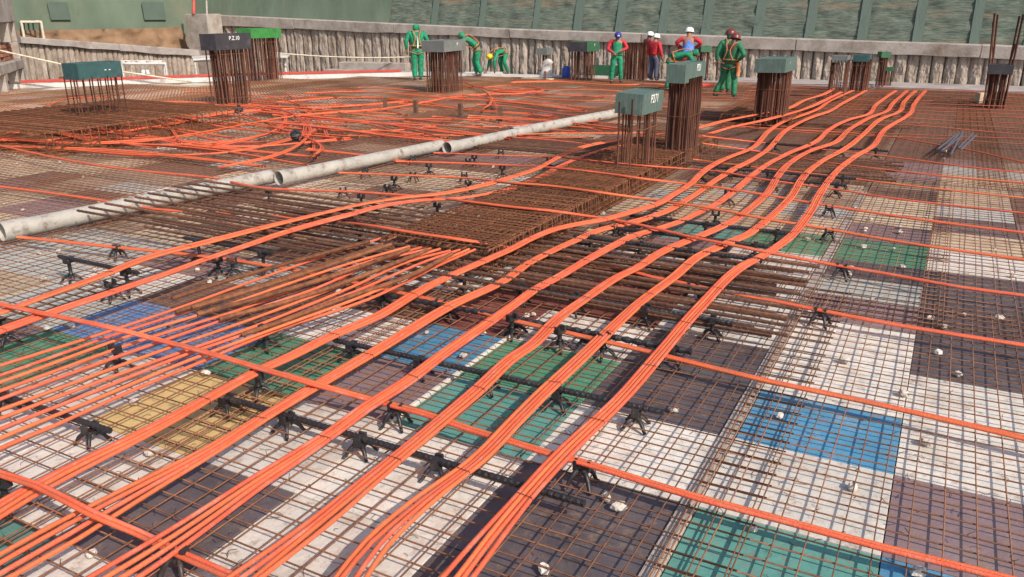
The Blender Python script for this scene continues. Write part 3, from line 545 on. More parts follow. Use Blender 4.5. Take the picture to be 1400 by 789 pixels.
# ------------------------------------------------------------------ column starter bars and their boxes
def column(px, py, z0, yt, yb, sx, sy, capm, lab, clab, nb=24, dense=True, text=None, barh=None, bx=None, by=None, rzt=0, r=.0095, lean=0, face='x', whole=True, capf=None, outer=0):
    if dense: r = max(r, .013); nb = int(nb * .85)
    p = G(px, py, z0); D = math.hypot(p.x, p.y)
    zt = AD(px, yt, D).z; zb = AD(px, yb, D).z
    bx = bx or sx * .85; by = by or sy * .6
    t = thing("column_bars", lab, "column bars", (p.x, p.y, 0))
    top = (zb + .06) if whole else zb
    ln = top + .2 - .01
    mm = [MB().tube([(0, 0, .01), (U(-.006, .006), U(-.006, .006), ln * .33), (U(-.008, .008), U(-.008, .008), ln * .66), (0, 0, ln - .2)], r, 6).mesh("bar", RUSTD, True) for _ in range(3)]
    per = 2 * (bx + by)
    for i in range(nb):
        s = (i + U(-.15, .15)) / nb * per
        if s < bx: x, y = s - bx / 2, -by / 2
        elif s < bx + by: x, y = bx / 2, s - bx - by / 2
        elif s < 2 * bx + by: x, y = bx / 2 - (s - bx - by), by / 2
        else: x, y = -bx / 2, by / 2 - (s - 2 * bx - by)
        if dense and i % 2: x *= .72; y *= .8
        o = link("bar", mm[i % 3], t, (x, y, 0)); o.rotation_euler = (U(-.008, .008), U(-.008, .008) + lean, 0)
    for k in range(outer):
        MB().tube([(0, 0, .01), (.004, 0, zb * .5), (0, 0, zb + .14 + .03 * k)], r, 6).obj("bar", RUSTD, t, True, loc=(-bx / 2 + .05 + .14 * k, -sy / 2 - .05, 0))
    sh = bx / 2 + r + .004, by / 2 + r + .004
    st = MB().tube([(-sh[0], -sh[1], 0), (sh[0], -sh[1], 0), (sh[0], sh[1], 0), (-sh[0], sh[1], 0), (-sh[0], -sh[1], 0)], .004, 4).mesh("stirrup", RUST2)
    for z in np.arange(.2, top - .1, .42): link("stirrup", st, t, (0, 0, z))
    if capm is None: return p
    h = zt - zb
    b = thing("column_box", clab, "formwork box", (p.x, p.y, zb + .005), rzt)
    b.rotation_euler = (U(-.015, .015), U(-.02, .02) if px != 870 else .05, rzt)
    th = .018
    for s in (-1, 1):
        MB().box((0, s * (sy / 2 - th / 2), h / 2), (sx, th, h), ch=.002).obj("side_board", (capf or capm) if s < 0 else capm, b)
        MB().box((s * (sx / 2 - th / 2), 0, h / 2), (th, sy - 2 * th - .004, h), ch=.002).obj("side_board", capm, b)
    MB().box((0, 0, h - .02), (sx - 2 * th - .004, sy - 2 * th - .004, th)).obj("top_board", capm, b)
    if text:
        s, size, off, zf = text
        cu = bpy.data.curves.new("lettering", 'FONT'); cu.body = s; cu.size = size; cu.extrude = .0008; cu.materials.append(PAINTW); cu.align_x = 'CENTER'
        tmp = bpy.data.objects.new("tmp", cu); C.objects.link(tmp); bpy.context.view_layer.update()
        lm = bpy.data.meshes.new_from_object(tmp.evaluated_get(bpy.context.evaluated_depsgraph_get())); bpy.data.objects.remove(tmp)
        o = link("lettering", lm, b); o.location = (sx / 2 + .0015, off, h * zf); o.rotation_euler = (math.pi / 2, 0, math.pi / 2)
    return p
column(870, 226, .2, 125, 153, .30, .66, CAPG, "thin rusty column bars standing well apart on the cage, nearest of the right row", "dark green box lettered P271 held up on thin rusty column bars", 14, False, ("P271", .125, .04, .5), bx=.26, by=.42, whole=True, outer=2)
column(932, 204, .2, 86, 111, .22, .86, CAPG, "dense dark rusty column bars behind the box lettered P271", "dark green box lettered P21 on dense rusty column bars", 44, True, ("P21", .115, .12, .55), bx=.24, by=.5)
column(1054, 164, .12, 79, 97.5, .46, 1.0, CAPG, "dense rusty column bars left of the orange bundles, third of the right row", "grey green box with a pale dot on the third column of the right row", 50, True, ("I", .06, -.1, .55), bx=.42, by=.5)
column(1144, 130, .1, 76, 85, .30, .5, CAPGR, "rusty column bars with gaps, left of a close pair far right", "small weathered green box on the left of the far pair of columns", 24, False, bx=.30, by=.5)
column(1174, 121, .1, 75, 84, .34, .55, CAPT, "rusty column bars, right of a close pair far right", "small dark green box on the right of the far pair of columns", 44, True, bx=.34, by=.5)
column(609, 124, .05, 55, 70, .60, .95, CAPGR, "broad dense rusty column bars beside the worker seen from behind", "low grey box on the broad column beside the worker seen from behind", 72, True, ("P", .09, .1, .5), bx=.5, by=.75, r=.013)
column(319, 143, .05, 46, 68, .42, .92, CAPD, "dense tall rusty column bars under the black box on the left", "black box lettered P.Z.10 on tall rusty column bars", 50, True, ("P.Z.10", .105, .02, .6), bx=.36, by=.72)
column(361, 108, .05, 39, 52, .5, 1.15, CAPB, "dense rusty column bars under the bright green box at the slab edge", "bright green box on the column at the slab edge", 60, True, bx=.44, by=1.0)
column(137, 156, .33, 85, 107, .36, .74, CAPT, "thin rusty column bars standing apart on the left cage", "low wide deep green box held up on thin bars at the left", 16, False, ("- -", .12, .12, .4), bx=.34, by=.72)
column(797, 108, .05, 57, 70, .55, .85, CAPM, "dense rusty column bars near the worker in the blue cap", "half green box beside the worker in the blue cap", 44, True, ("P", .10, .1, .5), bx=.42, by=.6, r=.012, capf=CAPD)
column(745, 104, .05, 66, 75, .32, .42, CAPGR, "small rusty column bars by the pile wall left of the green box", "small grey box on the column by the pile wall", 14, True)
column(868, 107, .05, 60, 61, .5, .7, None, "bare rusty column bars without a box beside the two red shirted men", "", 60, True, bx=.5, by=.6, r=.012)
column(960, 108, .0, 63, 71, .3, .34, CAPM, "rusty column bars behind the bent worker", "tilted small green box behind the bent worker", 16, True, rzt=.6)
column(1203, 117, .05, 71, 79, .22, .3, CAPM, "slim rusty column bars against the pile wall far right", "small green box on slim bars against the pile wall", 12, True, rzt=.4)
column(1213, 117, .05, 92, 97, .16, .24, CAPM, "short slim column bars beside the slim one far right", "tiny green box low against the pile wall far right", 8, True)
column(1358, 146, .05, 88, 101, .4, .5, CAPD, "dark column bars inside the tall leaning bars at the right edge", "dark box among the tall leaning bars at the right edge", 36, True)
for k, (xb, yb_, xt, yt_) in enumerate(((1345, 146, 1360, 18), (1350, 143, 1364, 20), (1356, 141, 1357, 30), (1366, 146, 1394, 22), (1371, 147, 1399, 20), (1362, 148, 1388, 60))):
    p = G(xb, yb_, .03); D = math.hypot(p.x, p.y); q = AD(xt, yt_, D)
    MB().tube([(0, 0, 0), (q - p) * .5 + Vector((.01, 0, 0)), q - p], .018 if k != 2 else .01, 6).obj("tall_bar", RUSTD, None, True, loc=p, label=["tall rusty bar leaning at the right edge, left of the pair", "tall rusty bar touching the left leaning bar at the right edge", "thin upright bar between the tall leaning bars", "tall rusty bar leaning furthest right out of the deck", "rusty bar alongside the furthest right leaning bar", "shorter rusty bar leaning right beside the dark box"][k], cat="steel bar", group="tall leaning bars at the right edge")

# ------------------------------------------------------------------ white pipes
def pipe(a, b, lab, r=.074):
    A, Bp = Vector((a.x, a.y, r + .05)), Vector((b.x, b.y, r + .05)); d = Bp - A; Ln = d.length
    t = thing("plastic_pipe", lab, "pipe", A)
    t.rotation_euler = d.to_track_quat('X', 'Z').to_euler()
    MX = Matrix.Rotation(math.pi / 2, 4, 'Y'); N = 20
    body = MB().lathe([(r - .006, .16), (r - .006, .3), (r - .006, Ln - .05), (r - .006, Ln - .004), (r - .003, Ln), (r, Ln - .004), (r, Ln - .05), (r, Ln * .5), (r, .3), (r, .2), (r, .17)], N, MX); body.obj("pipe_body", PVC, t, True)
    ring = r + .009
    MB().lathe([(r - .002, .19), (ring, .165), (ring, .012), (ring - .003, 0), (r + .001, 0), (r - .004, .012), (r - .004, .19)], N, MX).obj("socket", PVC, t, True)
pipe(G(2, 321, .1), G(371, 244, .1), "chipped white pipe nearest the camera with its open end at the left edge")
pipe(G(381, 247, .1), G(604, 201, .1), "white pipe in the middle of the line of pipes")
pipe(G(611, 205, .1), G(722, 181, .1), "short white pipe under the dark bars past the middle pipe")
pipe(G(700, 184, .1), G(846, 156, .1), "farthest white pipe ending by the nearest boxed column")
p = G(382, 250, 0); MB().tube([(0, 0, 0), (0, 0, .1)], [.05, .06], 6).obj("support_block", MORT, None, loc=p, label="pale block under the open end of the middle white pipe", cat="block")

# ------------------------------------------------------------------ mortar spacers
def chunk(s):
    mb = MB(); n = 7; v = []; f = []
    for l, (z, q) in enumerate(((0, .8), (.35, 1), (.8, .9), (1, .55))):
        for j in range(n):
            a = 2 * math.pi * j / n; k = s * q * U(.72, 1.12); v.append((k * math.cos(a), k * .75 * math.sin(a), z * s * .8 + U(-.1, .1) * s))
    for l in range(3):
        for j in range(n): j2 = (j + 1) % n; f.append((l * n + j, l * n + j2, l * n + n + j2, l * n + n + j))
    f.append(tuple(range(3 * n, 4 * n))); f.append(tuple(reversed(range(n)))); return mb.add(v, f).mesh("mortar_spacer", MORT)
CK = [chunk(.026) for _ in range(9)]
known = [(282, 512, "beside the loose cable fan above the yellow board"), (206, 622, "at the corner of the black board bottom left"), (743, 781, "on the black board at the bottom edge"), (829, 682, "beside the end of the nearest black bar"), (846, 696, "lying apart on the black board by the bar end"),
         (921, 562, "on the black board below the end of the second black bar"), (634, 488, "on the blue board in the middle"), (185, 552, "at the end of the short black bar on the yellow board"), (97, 447, "on the royal blue board by the tall chair"), (125, 760, "on the teal board bottom left"), (1030, 724, "on the teal board bottom right"),
         (1066, 570, "on the blue board at the right"), (1165, 668, "on the white board below the blue board"), (1255, 785, "at the bottom edge right"), (1235, 540, "on the white boards below the black board"), (1310, 513, "lower one on the black board at the right"), (1282, 484, "upper one on the black board at the right"), (1265, 607, "right of the blue board"),
         (1155, 495, "on the white boards above the blue board"), (1290, 449, "under the cable at the black boards far right"), (1365, 436, "on the black boards at the right edge"), (1193, 411, "on the grey board"), (1160, 376, "left on the black strip below the green board"), (1233, 366, "at the lower right of the green board"), (1181, 339, "on the green board"),
         (1230, 318, "on the mauve board above the green board"), (1190, 300, "left on the mauve board above the green board"), (60, 383, "on the white boards at the left edge"), (80, 345, "below the open white pipe"), (355, 455, "among the lowest loose cables"), (625, 400, "under the bundle left of the dark red board"), (720, 433, "on the dark red board"), (820, 400, "under the bare bars"), (895, 268, "on the right face of the beam cage"), (824, 293, "low on the right face of the beam cage")]
for i, (x, y, wd) in enumerate(known):
    p = G(x, y, .012); o = link("mortar_spacer", CK[i % 9], None, p, U(0, 6), "white mortar chunk " + wd, "spacer", "white mortar spacers"); o.scale = [U(.9, 1.35)] * 3
for i in range(95):
    x, y = U(0, 1400), U(190, 460)
    p = G(x, y, .014); 
    if -3.6 < p.x < -2.5 and p.y > 4.6: continue
    o = link("mortar_spacer", CK[i % 9], None, p, U(0, 6), "small white mortar chunk under the mesh near " + mark(p), "spacer", "scattered white mortar spacers"); o.scale = [U(.6, 1.2)] * 3

mb = MB()
for i in range(420):
    p = G(U(0, 1400), U(300, 789), .004); a = U(0, 6.28); l = U(.015, .06); d = Vector((math.cos(a), math.sin(a), 0)) * l
    mb.tube([p, p + d * .5 + Vector((-d.y, d.x, 0)) * U(-.4, .4) + Vector((0, 0, U(0, .006))), p + d], .0011, 3)
mb.obj("wire_clippings", WIRE, kind="stuff")
# ------------------------------------------------------------------ small things on the deck
for i, (x, y) in enumerate(((527, 151), (569, 155), (630, 160), (684, 166), (745, 110))):
    p = G(x, y, .03); MB().box((0, 0, .12), (.07, .07, .24), ch=.004).obj("timber_stub", BROWNW, None, loc=p, rz=U(0, .6), label=["leftmost short brown timber stub standing behind the pipes", "second short brown timber stub standing behind the pipes", "third short brown timber stub standing behind the pipes", "rightmost short brown timber stub standing behind the pipes", "brown timber stub by the white bag"][i], cat="stub", group="timber stubs")
for i, (a, b) in enumerate((((1282, 204), (1308, 184)), ((1287, 206), (1316, 186)), ((1292, 203), (1312, 182)), ((1300, 211), (1316, 180)), ((1310, 203), (1330, 182)), ((1313, 205), (1334, 185)))):
    A, Bq = G(*a, .14), G(*b, .16); MB().tube([(0, 0, 0), Bq - A], .014, 6).obj("grey_rod", GREY, None, loc=A, label="loose dark grey steel rod in the small heap on the right", cat="rod", group="heap of grey rods")
p = G(771, 112, .02)
MB().lathe([(.001, 0), (.11, 0), (.12, .03), (.12, .25), (.09, .3), (.09, .33), (.001, .33)], 14).obj("blue_drum", BLUEP, None, True, loc=G(774, 107, .02), label="small blue drum left of the half green column box", cat="drum")
mb = MB(); v = []; f = []
for i in range(7):
    for j in range(10):
        a = j / 10 * 6.283; r_ = (.10, .2, .17, .13, .16, .18, .04)[i] * U(.7, 1.3); v.append((r_ * math.cos(a) + (.08 if i > 4 else 0), r_ * .7 * math.sin(a), i * .085))
for i in range(6):
    for j in range(10): j2 = (j + 1) % 10; f.append((i * 10 + j, i * 10 + j2, i * 10 + 10 + j2, i * 10 + 10 + j))
f.append(tuple(range(60, 70))); mb.add(v, f).obj("white_bag", WHITE, None, True, loc=G(746, 106, .02), label="crumpled white bag standing by a brown stub near the blue drum", cat="bag")
for x, y, l, rz in ((728, 106, 1.2, .2), (735, 109, .9, -.1)):
    MB().box((0, 0, .03), (l, .25, .03), ch=.003).obj("pale_board", WHITE if l > 1 else PAN['tan'], None, loc=G(x, y, .03), rz=rz, label="pale loose board left of the white bag" if l > 1 else "tan loose board in front of the white bag", cat="board")
MB().box((0, 0, .16), (.9, .03, .3), ch=.003).obj("green_board", CAPM, None, loc=G(825, 104, 0), label="dark green board on edge behind the worker in the blue cap", cat="board")
for px, py, lab in ((405, 187, "black crumpled bag among the looping orange cables"), (327, 150, "black bundle at the foot of the black boxed column")):
    v = []; f = []
    for i in range(6):
        for j in range(9):
            a = j / 9 * 6.283; r_ = (.03, .07, .08, .07, .05, .02)[i] * U(.6, 1.4); v.append((r_ * math.cos(a), r_ * math.sin(a), i * .032))
    for i in range(5):
        for j in range(9): j2 = (j + 1) % 9; f.append((i * 9 + j, i * 9 + j2, i * 9 + 9 + j2, i * 9 + 9 + j))
    f.append(tuple(range(45, 54))); MB().add(v, f).obj("black_bag", BLK, None, False, loc=G(px, py + 5, .05), label=lab, cat="bag")
MB().box((0, 0, .1), (.2, .16, .2), ch=.01).obj("pale_box", PAN['tan'], None, loc=G(1342, 141, .03), rz=.5, label="yellowish tilted box at the foot of the tall leaning bars", cat="box")
for px, py, lab in ((957, 105, "red pipe lying behind the second boxed column"),):
    A = G(1015 * .25 + 700, 117, .06); Bq = G(975, 117, .06); MB().tube([(0, 0, 0), Bq - A], .05, 10).obj("red_pipe", REDP, None, True, loc=A, label=lab, cat="pipe")
for (a, b, lab) in (((480, 100), (560, 108), "white board"),): pass

# ------------------------------------------------------------------ slab edge at the left
def strip(p0, p1, wd, h, z, m_, name, lab, cat):
    d = p1 - p0; L_ = Vector((d.x, d.y, 0)).length; c = (p0 + p1) / 2
    return MB().box((0, 0, 0), (L_, wd, h), ch=.004).obj(name, m_, None, loc=(c.x, c.y, z), rz=math.atan2(d.y, d.x), label=lab, cat=cat)
E_ = [Vector((x, y, 0)) for x, y in EDGE]
for i, (a, b) in enumerate(zip(E_, E_[1:])):
    wd = ["at the left edge of the photo", "behind the low wide green box", "behind the bright green box", "near the worker seen from behind"][i]
    strip(a, b, .16, .14, .02, WHITE, "edge_board", "white edge board of the deck " + wd, "edge board")
    if i < 3:
        nrm = Vector((-(b - a).y, (b - a).x, 0)).normalized() * .35
        strip(a + nrm, b + nrm, .1, .07, .12, REDP, "red_barrier", "red plastic barrier strip along the deck edge " + wd, "barrier")
a, b = G(440, 114, 0), G(562, 104, 0)
strip(Vector((-14.2, 20.5, 0)), Vector((-8.5, 21.6, 0)), .18, .08, .05, WHITE, "edge_board", "white edge board running behind the broad column to the bending workers", "edge board")

# ------------------------------------------------------------------ walls at the back
def wall(name, lab, A, Bv, zt0, zt1, zb0, zb1, zf, beamh0, beamh1, n, pm, bm_, over=.18, depth=.35):
    """row of rough cast piles under a capping beam, from plan point A to Bv"""
    d = Bv - A; d.z = 0; Ln = d.length; d.normalize(); nr = Vector((d.y, -d.x, 0))
    if nr.y > 0: nr = -nr
    t = thing(name, lab, "wall", (A.x, A.y, 0)); A0 = Vector((0, 0, 0)); wdt = Ln / n
    for i in range(n):
        if i % 1 == 0:
            t0 = (i + .5) / n; zt = zb0 + (zb1 - zb0) * t0 + .06; v = []; f = []; nu, nv = 11, 26; seed = U(0, 100); bw = wdt * U(.47, .53)
            prot = U(-.02, .03); gl, gr = U(.5, 1.6), U(.5, 1.6)
            for j in range(nv):
                z = max(zf, -1.2) + (zt - max(zf, -1.2)) * j / (nv - 1) if j else zf
                for k in range(nu):
                    a = (k / (nu - 1) - .5) * 2
                    dep = .085 * (1 - abs(a) ** (5 * (gl if a < 0 else gr)))
                    nz_ = noise.fractal(Vector((seed + a * 1.5 * bw / .16, z * 3.0, seed)), 1, 2, 5) * .036 + noise.noise(Vector((i * 7 + a * 4, z * 16, 3))) * .018
                    q = d * ((i + .5) * wdt + a * bw) + nr * (dep + nz_ + prot); v.append((q.x, q.y, z))
            for j in range(nv - 1):
                for k in range(nu - 1): f.append((j * nu + k, j * nu + k + 1, (j + 1) * nu + k + 1, (j + 1) * nu + k))
            MB().add(v, f).obj("pile", pm, t)
    # capping beam in cast lengths
    m_ = max(2, int(Ln / 4)); 
    for i in range(m_):
        v = []; f = []; ns = 6
        for j in range(ns + 1):
            s = (i + j / ns) / m_; s = s if j not in (0, ns) else s + (.0006 if j == 0 else -.0006); zt = zt0 + (zt1 - zt0) * s; zb = zb0 + (zb1 - zb0) * s + U(-.02, .02)
            for w_, z in ((over, zb), (over + .01, zt - .02), (over - .01, zt), (-depth, zt), (-depth, zb)):
                q = d * (s * Ln) + nr * (w_ + U(-.008, .008)); v.append((q.x, q.y, z))
        for j in range(ns):
            for k in range(5): k2 = (k + 1) % 5; f.append((j * 5 + k, j * 5 + k2, j * 5 + 5 + k2, j * 5 + 5 + k))
        f.append((0, 1, 2, 3, 4)); f.append(tuple(ns * 5 + k for k in (4, 3, 2, 1, 0)))
        MB().add(v, f).obj("capping_beam", bm_, t)
    # solid backing behind the piles
    q0, q1 = nr * -.12, d * Ln + nr * -.12
    MB().add([(q0.x, q0.y, zf), (q1.x, q1.y, zf), (q1.x, q1.y, zb1), (q0.x, q0.y, zb0), ((q0 - nr * .2).x, (q0 - nr * .2).y, zf), ((q1 - nr * .2).x, (q1 - nr * .2).y, zf), ((q1 - nr * .2).x, (q1 - nr * .2).y, zb1), ((q0 - nr * .2).x, (q0 - nr * .2).y, zb0)],
             [(0, 1, 2, 3), (4, 7, 6, 5), (0, 4, 5, 1), (3, 2, 6, 7), (0, 3, 7, 4), (1, 5, 6, 2)]).obj("backing", pm, t)
YW = 23.2
wl, wr = WP(285, 20, YW), WP(1400, 63, YW)
wl2, wr2 = WP(285, 34, YW), WP(1400, 81.5, YW)
sl_ = (wr.z - wl.z) / (wr.x - wl.x); sl2 = (wr2.z - wl2.z) / (wr2.x - wl2.x); xr = 9.0
# break the run where the photograph's beam changes slope
wm, wm2 = WP(700, 39.5, YW), WP(700, 51.5, YW)
wall("retaining_wall", "rough grey pile wall with pale capping beam behind the workers on the right", wm, Vector((xr, YW, 0)), wm.z, wr.z + (xr - wr.x) * (wr.z - wm.z) / (wr.x - wm.x), wm2.z, wr2.z + (xr - wr2.x) * (wr2.z - wm2.z) / (wr2.x - wm2.x), -.3, 0, 0, 76, PILE, CONC2)
wall("retaining_wall", "rough brown pile wall with grey capping beam behind the bright green box", Vector((wl.x, YW, 0)), Vector((wm.x - .01, YW, 0)), wl.z, wm.z, wl2.z, wm2.z, -3.2, 0, 0, 34, PILE, CONC2)
# corner pillar and the lower wall at the left
ca, cb_ = AD(263, 20, 34.0), AD(292, 20, 33.2)
dv = Vector((cb_.x - ca.x, cb_.y - ca.y, 0)); cz0 = AD(277, 72, 33.6).z; cz1 = AD(277, 19, 33.6).z
MB().box((0, 0, (cz1 - 3.2) / 2), (dv.length, .7, cz1 + 3.2), ch=.02).obj("corner_pillar", CONC2, None, loc=((ca.x + cb_.x) / 2, (ca.y + cb_.y) / 2, 0), rz=math.atan2(dv.y, dv.x), label="broad grey concrete pillar at the step in the wall on the left", cat="pillar")
La, Lb = AD(22, 50, 30.0), AD(268, 66, 33.6)
wall("retaining_wall", "low brown pile wall with sloping grey beam at the far left", Vector((La.x, La.y, 0)), Vector((Lb.x, Lb.y, 0)), AD(22, 50, 30).z, AD(290, 68, 33.6).z, AD(22, 59, 30).z, AD(290, 77, 33.6).z, -3.2, 0, 0, 34, PILE, CONC, .22)
# banks above the walls
def bank(name, m_, P0, P1, zb0, zb1, zt, back, kind=None, lab=None, cat=None, amp=.16, nx=80, nz=26, off=.3, parent=None, freq=.8):
    d = P1 - P0; d.z = 0; Ln = d.length; d.normalize(); nr = Vector((-d.y, d.x, 0))
    if nr.y < 0: nr = -nr
    v = []; f = []; sd = U(0, 99)
    for j in range(nz + 1):
        for i in range(nx + 1):
            s = i / nx; zb = zb0(P0.x + d.x * s * Ln) if callable(zb0) else zb0 + (zb1 - zb0) * s; z = zb + (zt - zb) * j / nz
            a = noise.fractal(Vector((s * Ln * freq + sd, z * 1.6 * freq, sd)), 1, 2, 4) * amp
            q = d * (s * Ln) + nr * (off + (z - zb) * back + a); v.append((q.x, q.y, z))
    for j in range(nz):
        for i in range(nx): f.append((j * (nx + 1) + i, j * (nx + 1) + i + 1, (j + 1) * (nx + 1) + i + 1, (j + 1) * (nx + 1) + i))
    return MB().add(v, f).obj(name, m_, None, True, loc=(P0.x, P0.y, 0), kind=kind, label=lab, cat=cat)
PB0 = Vector((wl.x - 4, YW, 0)); PB1 = Vector((xr, YW, 0)); zl, zr_ = wl.z - .1, wr.z + (xr - wr.x) * (wr.z - wm.z) / (wr.x - wm.x) - .1
def zwall(x): return wl.z + (wm.z - wl.z) * (x - wl.x) / (wm.x - wl.x) if x < wm.x else wm.z + (wr.z - wm.z) * (x - wm.x) / (wr.x - wm.x)
bank("bank", NETD, PB0, PB1, zwall, 0, 8.5, .30, kind="structure", amp=.06, nx=330, nz=90, off=.40, freq=2.6)
# green netting: plain sheet on the left half, pale bands on the right
xa, xb_ = wl.x - 3.6, WP(523, 10, YW).x
bank("green_net", NETG, Vector((xa, YW - .12, 0)), Vector((xb_, YW - .12, 0)), zwall, 0, 8.5, .30, lab="plain green netting covering the bank above the wall left of the worker seen from behind", cat="netting", amp=.05, nx=60, nz=16, off=.44)
for i, (px, wpx) in enumerate(((585, 9), (650, 8), (724, 8), (782, 12), (840, 11), (900, 12), (960, 13), (1032, 13), (1104, 13), (1178, 14), (1255, 14), (1335, 14), (1412, 15))):
    a, b = WP(px - wpx / 2, 40, YW).x, WP(px + wpx / 2, 40, YW).x
    bank("net_band", NETP, Vector((a, YW - .035, 0)), Vector((b, YW - .035, 0)), zwall, 0, 8.5, .30, lab=["pale green net band above the worker seen from behind", "pale green net band above the bending pair", "pale green net band left of the blue capped worker", "pale green net band above the half green box", "pale green net band above the blue capped worker", "pale green net band above the red shirted men", "pale green net band above the second boxed column", "pale green net band above the maroon helmets", "pale green net band above the third boxed column", "pale green net band above the far pair of columns", "pale green net band above the slim columns", "pale green net band left of the tall leaning bars", "pale green net band at the right edge"][i], cat="netting", amp=.03, nx=4, nz=20, off=.40).__setitem__("group", "pale net bands on the bank")
a0, b0 = WP(560, 8, YW), WP(1440, 8, YW)
z0_ = 2.55
mbh = bank("net_band", NETP, Vector((a0.x, YW - .03, 0)), Vector((b0.x, YW + .12, 0)), WP(560, 7, YW + .7).z, WP(1440, 9, YW + .7).z, 8.4, .30, lab="broad pale green net along the top of the bank", cat="netting", amp=.03, nx=60, nz=14, off=.70)
# left bank, soil strip and netting
LB0, LB1 = AD(5, 50, 31.5), AD(266, 66, 34.6)
bank("soil_bank", SOIL, LB0, LB1, AD(5, 60, 31.5).z, AD(266, 75, 34.6).z, AD(140, 40, 33).z, .5, kind="structure", amp=.25, nx=60, nz=10, off=.2, freq=1.6)
gn = bank("green_net", NETG, LB0, LB1 + (LB1 - LB0).normalized() * 2.6, AD(5, 47, 32.5).z, AD(266, 52, 35.2).z, 9.0, .1, lab="tall green netting behind the low wall at the far left", cat="netting", amp=.03, nx=60, nz=20, off=.75, freq=.4)
def on_line(px):
    d = ray(px, 20); e = LB1 - LB0; t = (LB0.x * d[1] - LB0.y * d[0]) / (e.y * d[0] - e.x * d[1]); q = LB0 + e * t; return Vector((q.x, q.y, 0))
PATCH = mat("dark_green_patch", (.085, .12, .095), .9, .1, 2)
for px0, px1, lab in ((82, 110, "left darker square patch on the tall green netting"), (211, 241, "right darker square patch on the tall green netting")):
    a, b = on_line(px0), on_line(px1); D = (a.length + b.length) / 2 + 1.0
    bank("net_patch", PATCH, a, b, AD(px0, 27, D).z, AD(px1, 27, D).z, AD(px0, 3, D).z, .1, lab=lab, cat="patch", amp=.01, nx=3, nz=6, off=.70)
p0, p1 = AD(265, 19, 33.4), AD(265, -30, 33.4)
MB().tube([(0, 0, 0), p1 - p0], .05, 8).obj("red_post", REDP, None, True, loc=p0, label="thin red post above the concrete pillar on the left", cat="post")
p0, p1 = AD(283, 20, 33.4), AD(281, -30, 33.4)
MB().tube([(0, 0, 0), p1 - p0], .03, 8).obj("grey_post", CONC2, None, True, loc=p0, label="thin pale post above the concrete pillar on the left", cat="post")
# ledge between the deck and the wall on the right
MB().box((0, 0, 0), (16, 1.3, .5), ch=.02).obj("ledge", CONC, None, loc=(2.6, 22.5, -.2), kind="structure")
MB().box((0, 0, 0), (14, .7, .4), ch=.02).obj("gutter", CONC, None, loc=(-12.2, 22.62, -.25), kind="structure")

# ------------------------------------------------------------------ unfinished building at the left edge
cor = AD(37, 110, 26.0); hd = ray(250, 20); hd = Vector((hd[0], hd[1], 0)).normalized(); hd2 = Vector((hd.y, -hd.x, 0))
bld = thing("concrete_building", "unfinished concrete frame building with brick infill at the left edge", "building", (cor.x, cor.y, 0), math.atan2(hd.y, hd.x))
def zpx(py): return AD(37, py, 26.0).z
MB().box((-1.6, 1.2, (zpx(30) + 9) / 2), (3.2, 2.4, 9 - zpx(30)), ch=.02).obj("upper_wall", CONC2, bld)
MB().box((-1.6, 1.2, (zpx(80) + zpx(93)) / 2), (3.2, 2.4, zpx(80) - zpx(93)), ch=.02).obj("floor_beam", CONC2, bld)
bm_ = MB().box((0, 0, 0), (.19, .1, .085), ch=.006).mesh("brick", BRICK)
zb_, zt_ = zpx(80), zpx(56); r_ = 0; z = zb_ + .05
MB().box((-1.6, .3, (zb_ + zt_) / 2), (3.18, .1, zt_ - zb_)).obj("infill", mat("mortar_bed", (.32, .27, .23), .9), bld)
while z < zt_:
    x = -.12 - (r_ % 2) * .1
    while x > -1.5: link("brick", bm_, bld, (x, .22 + U(-.004, .004), z), U(-.02, .02)); x -= .205
    z += .1; r_ += 1
MB().box((-1.6, 1.25, -2.6), (3.2, 2.4, .3), ch=.02).obj("lower_slab", CONC2, bld)
for z0, z1 in ((zpx(56), zpx(30)), (-2.6, zpx(93)), (zpx(80), zpx(56))):
    for x in (-.12, -1.0, -2.6):
        if z0 == zpx(80) and x < -.2: continue
        for y in (.12, 2.2): MB().box((x, y, (z0 + z1) / 2), (.22, .22, z1 - z0 - .004), ch=.01).obj("pillar", CONC2, bld)
MB().box((-1.6, 2.3, 1.0), (3.0, .1, 8)).obj("back_wall", CONC, bld)

# ------------------------------------------------------------------ pit clutter: scaffold frames, ropes, kicker beam
def frame(name, lab, pxs, D, yt, yb, m_=WHITE, sag=0):
    t = thing(name, lab, "scaffold", (0, 0, 0)); p0, p1 = AD(pxs[0], yt, D), AD(pxs[1], yt, D); t.location = (p0.x, p0.y, -3.2); o = Vector(t.location)
    bk = Vector((p0.x, p0.y, 0)).normalized() * 1.2
    q = [p0, p1, p1 + bk, p0 + bk]
    for i in range(4): MB().tube([q[i] - o, q[(i + 1) % 4] - o], .04, 6).obj("rail", m_, t)
    for k in q: MB().tube([k - o, Vector((k.x, k.y, -3.2)) - o], .04, 6).obj("leg", m_, t)
    for s in (.25, .5, .75): MB().tube([q[0].lerp(q[1], s) - o, q[3].lerp(q[2], s - .15) - o], .03, 6).obj("brace", m_, t)
    return t
frame("scaffold", "white scaffold frame beyond the deck edge right of the low wide box", (166, 226), 28.0, 87, 112)
t = frame("scaffold_table", "small white roofed frame left of the black box", (266, 292), 29.0, 83, 112)
q = [AD(264, 83, 28.9), AD(296, 81, 28.9), AD(296, 77, 30.4), AD(262, 79, 30.4)]; c = Vector(t.location)
MB().add([p - c for p in q] + [p - c + Vector((0, 0, .05)) for p in q], [(3, 2, 1, 0), (4, 5, 6, 7), (0, 1, 5, 4), (1, 2, 6, 5), (2, 3, 7, 6), (3, 0, 4, 7)]).obj("roof_sheet", WHITE, t)
t = frame("scaffold_table", "white trestle right of the bright green box", (370, 389), 28.5, 78, 106)
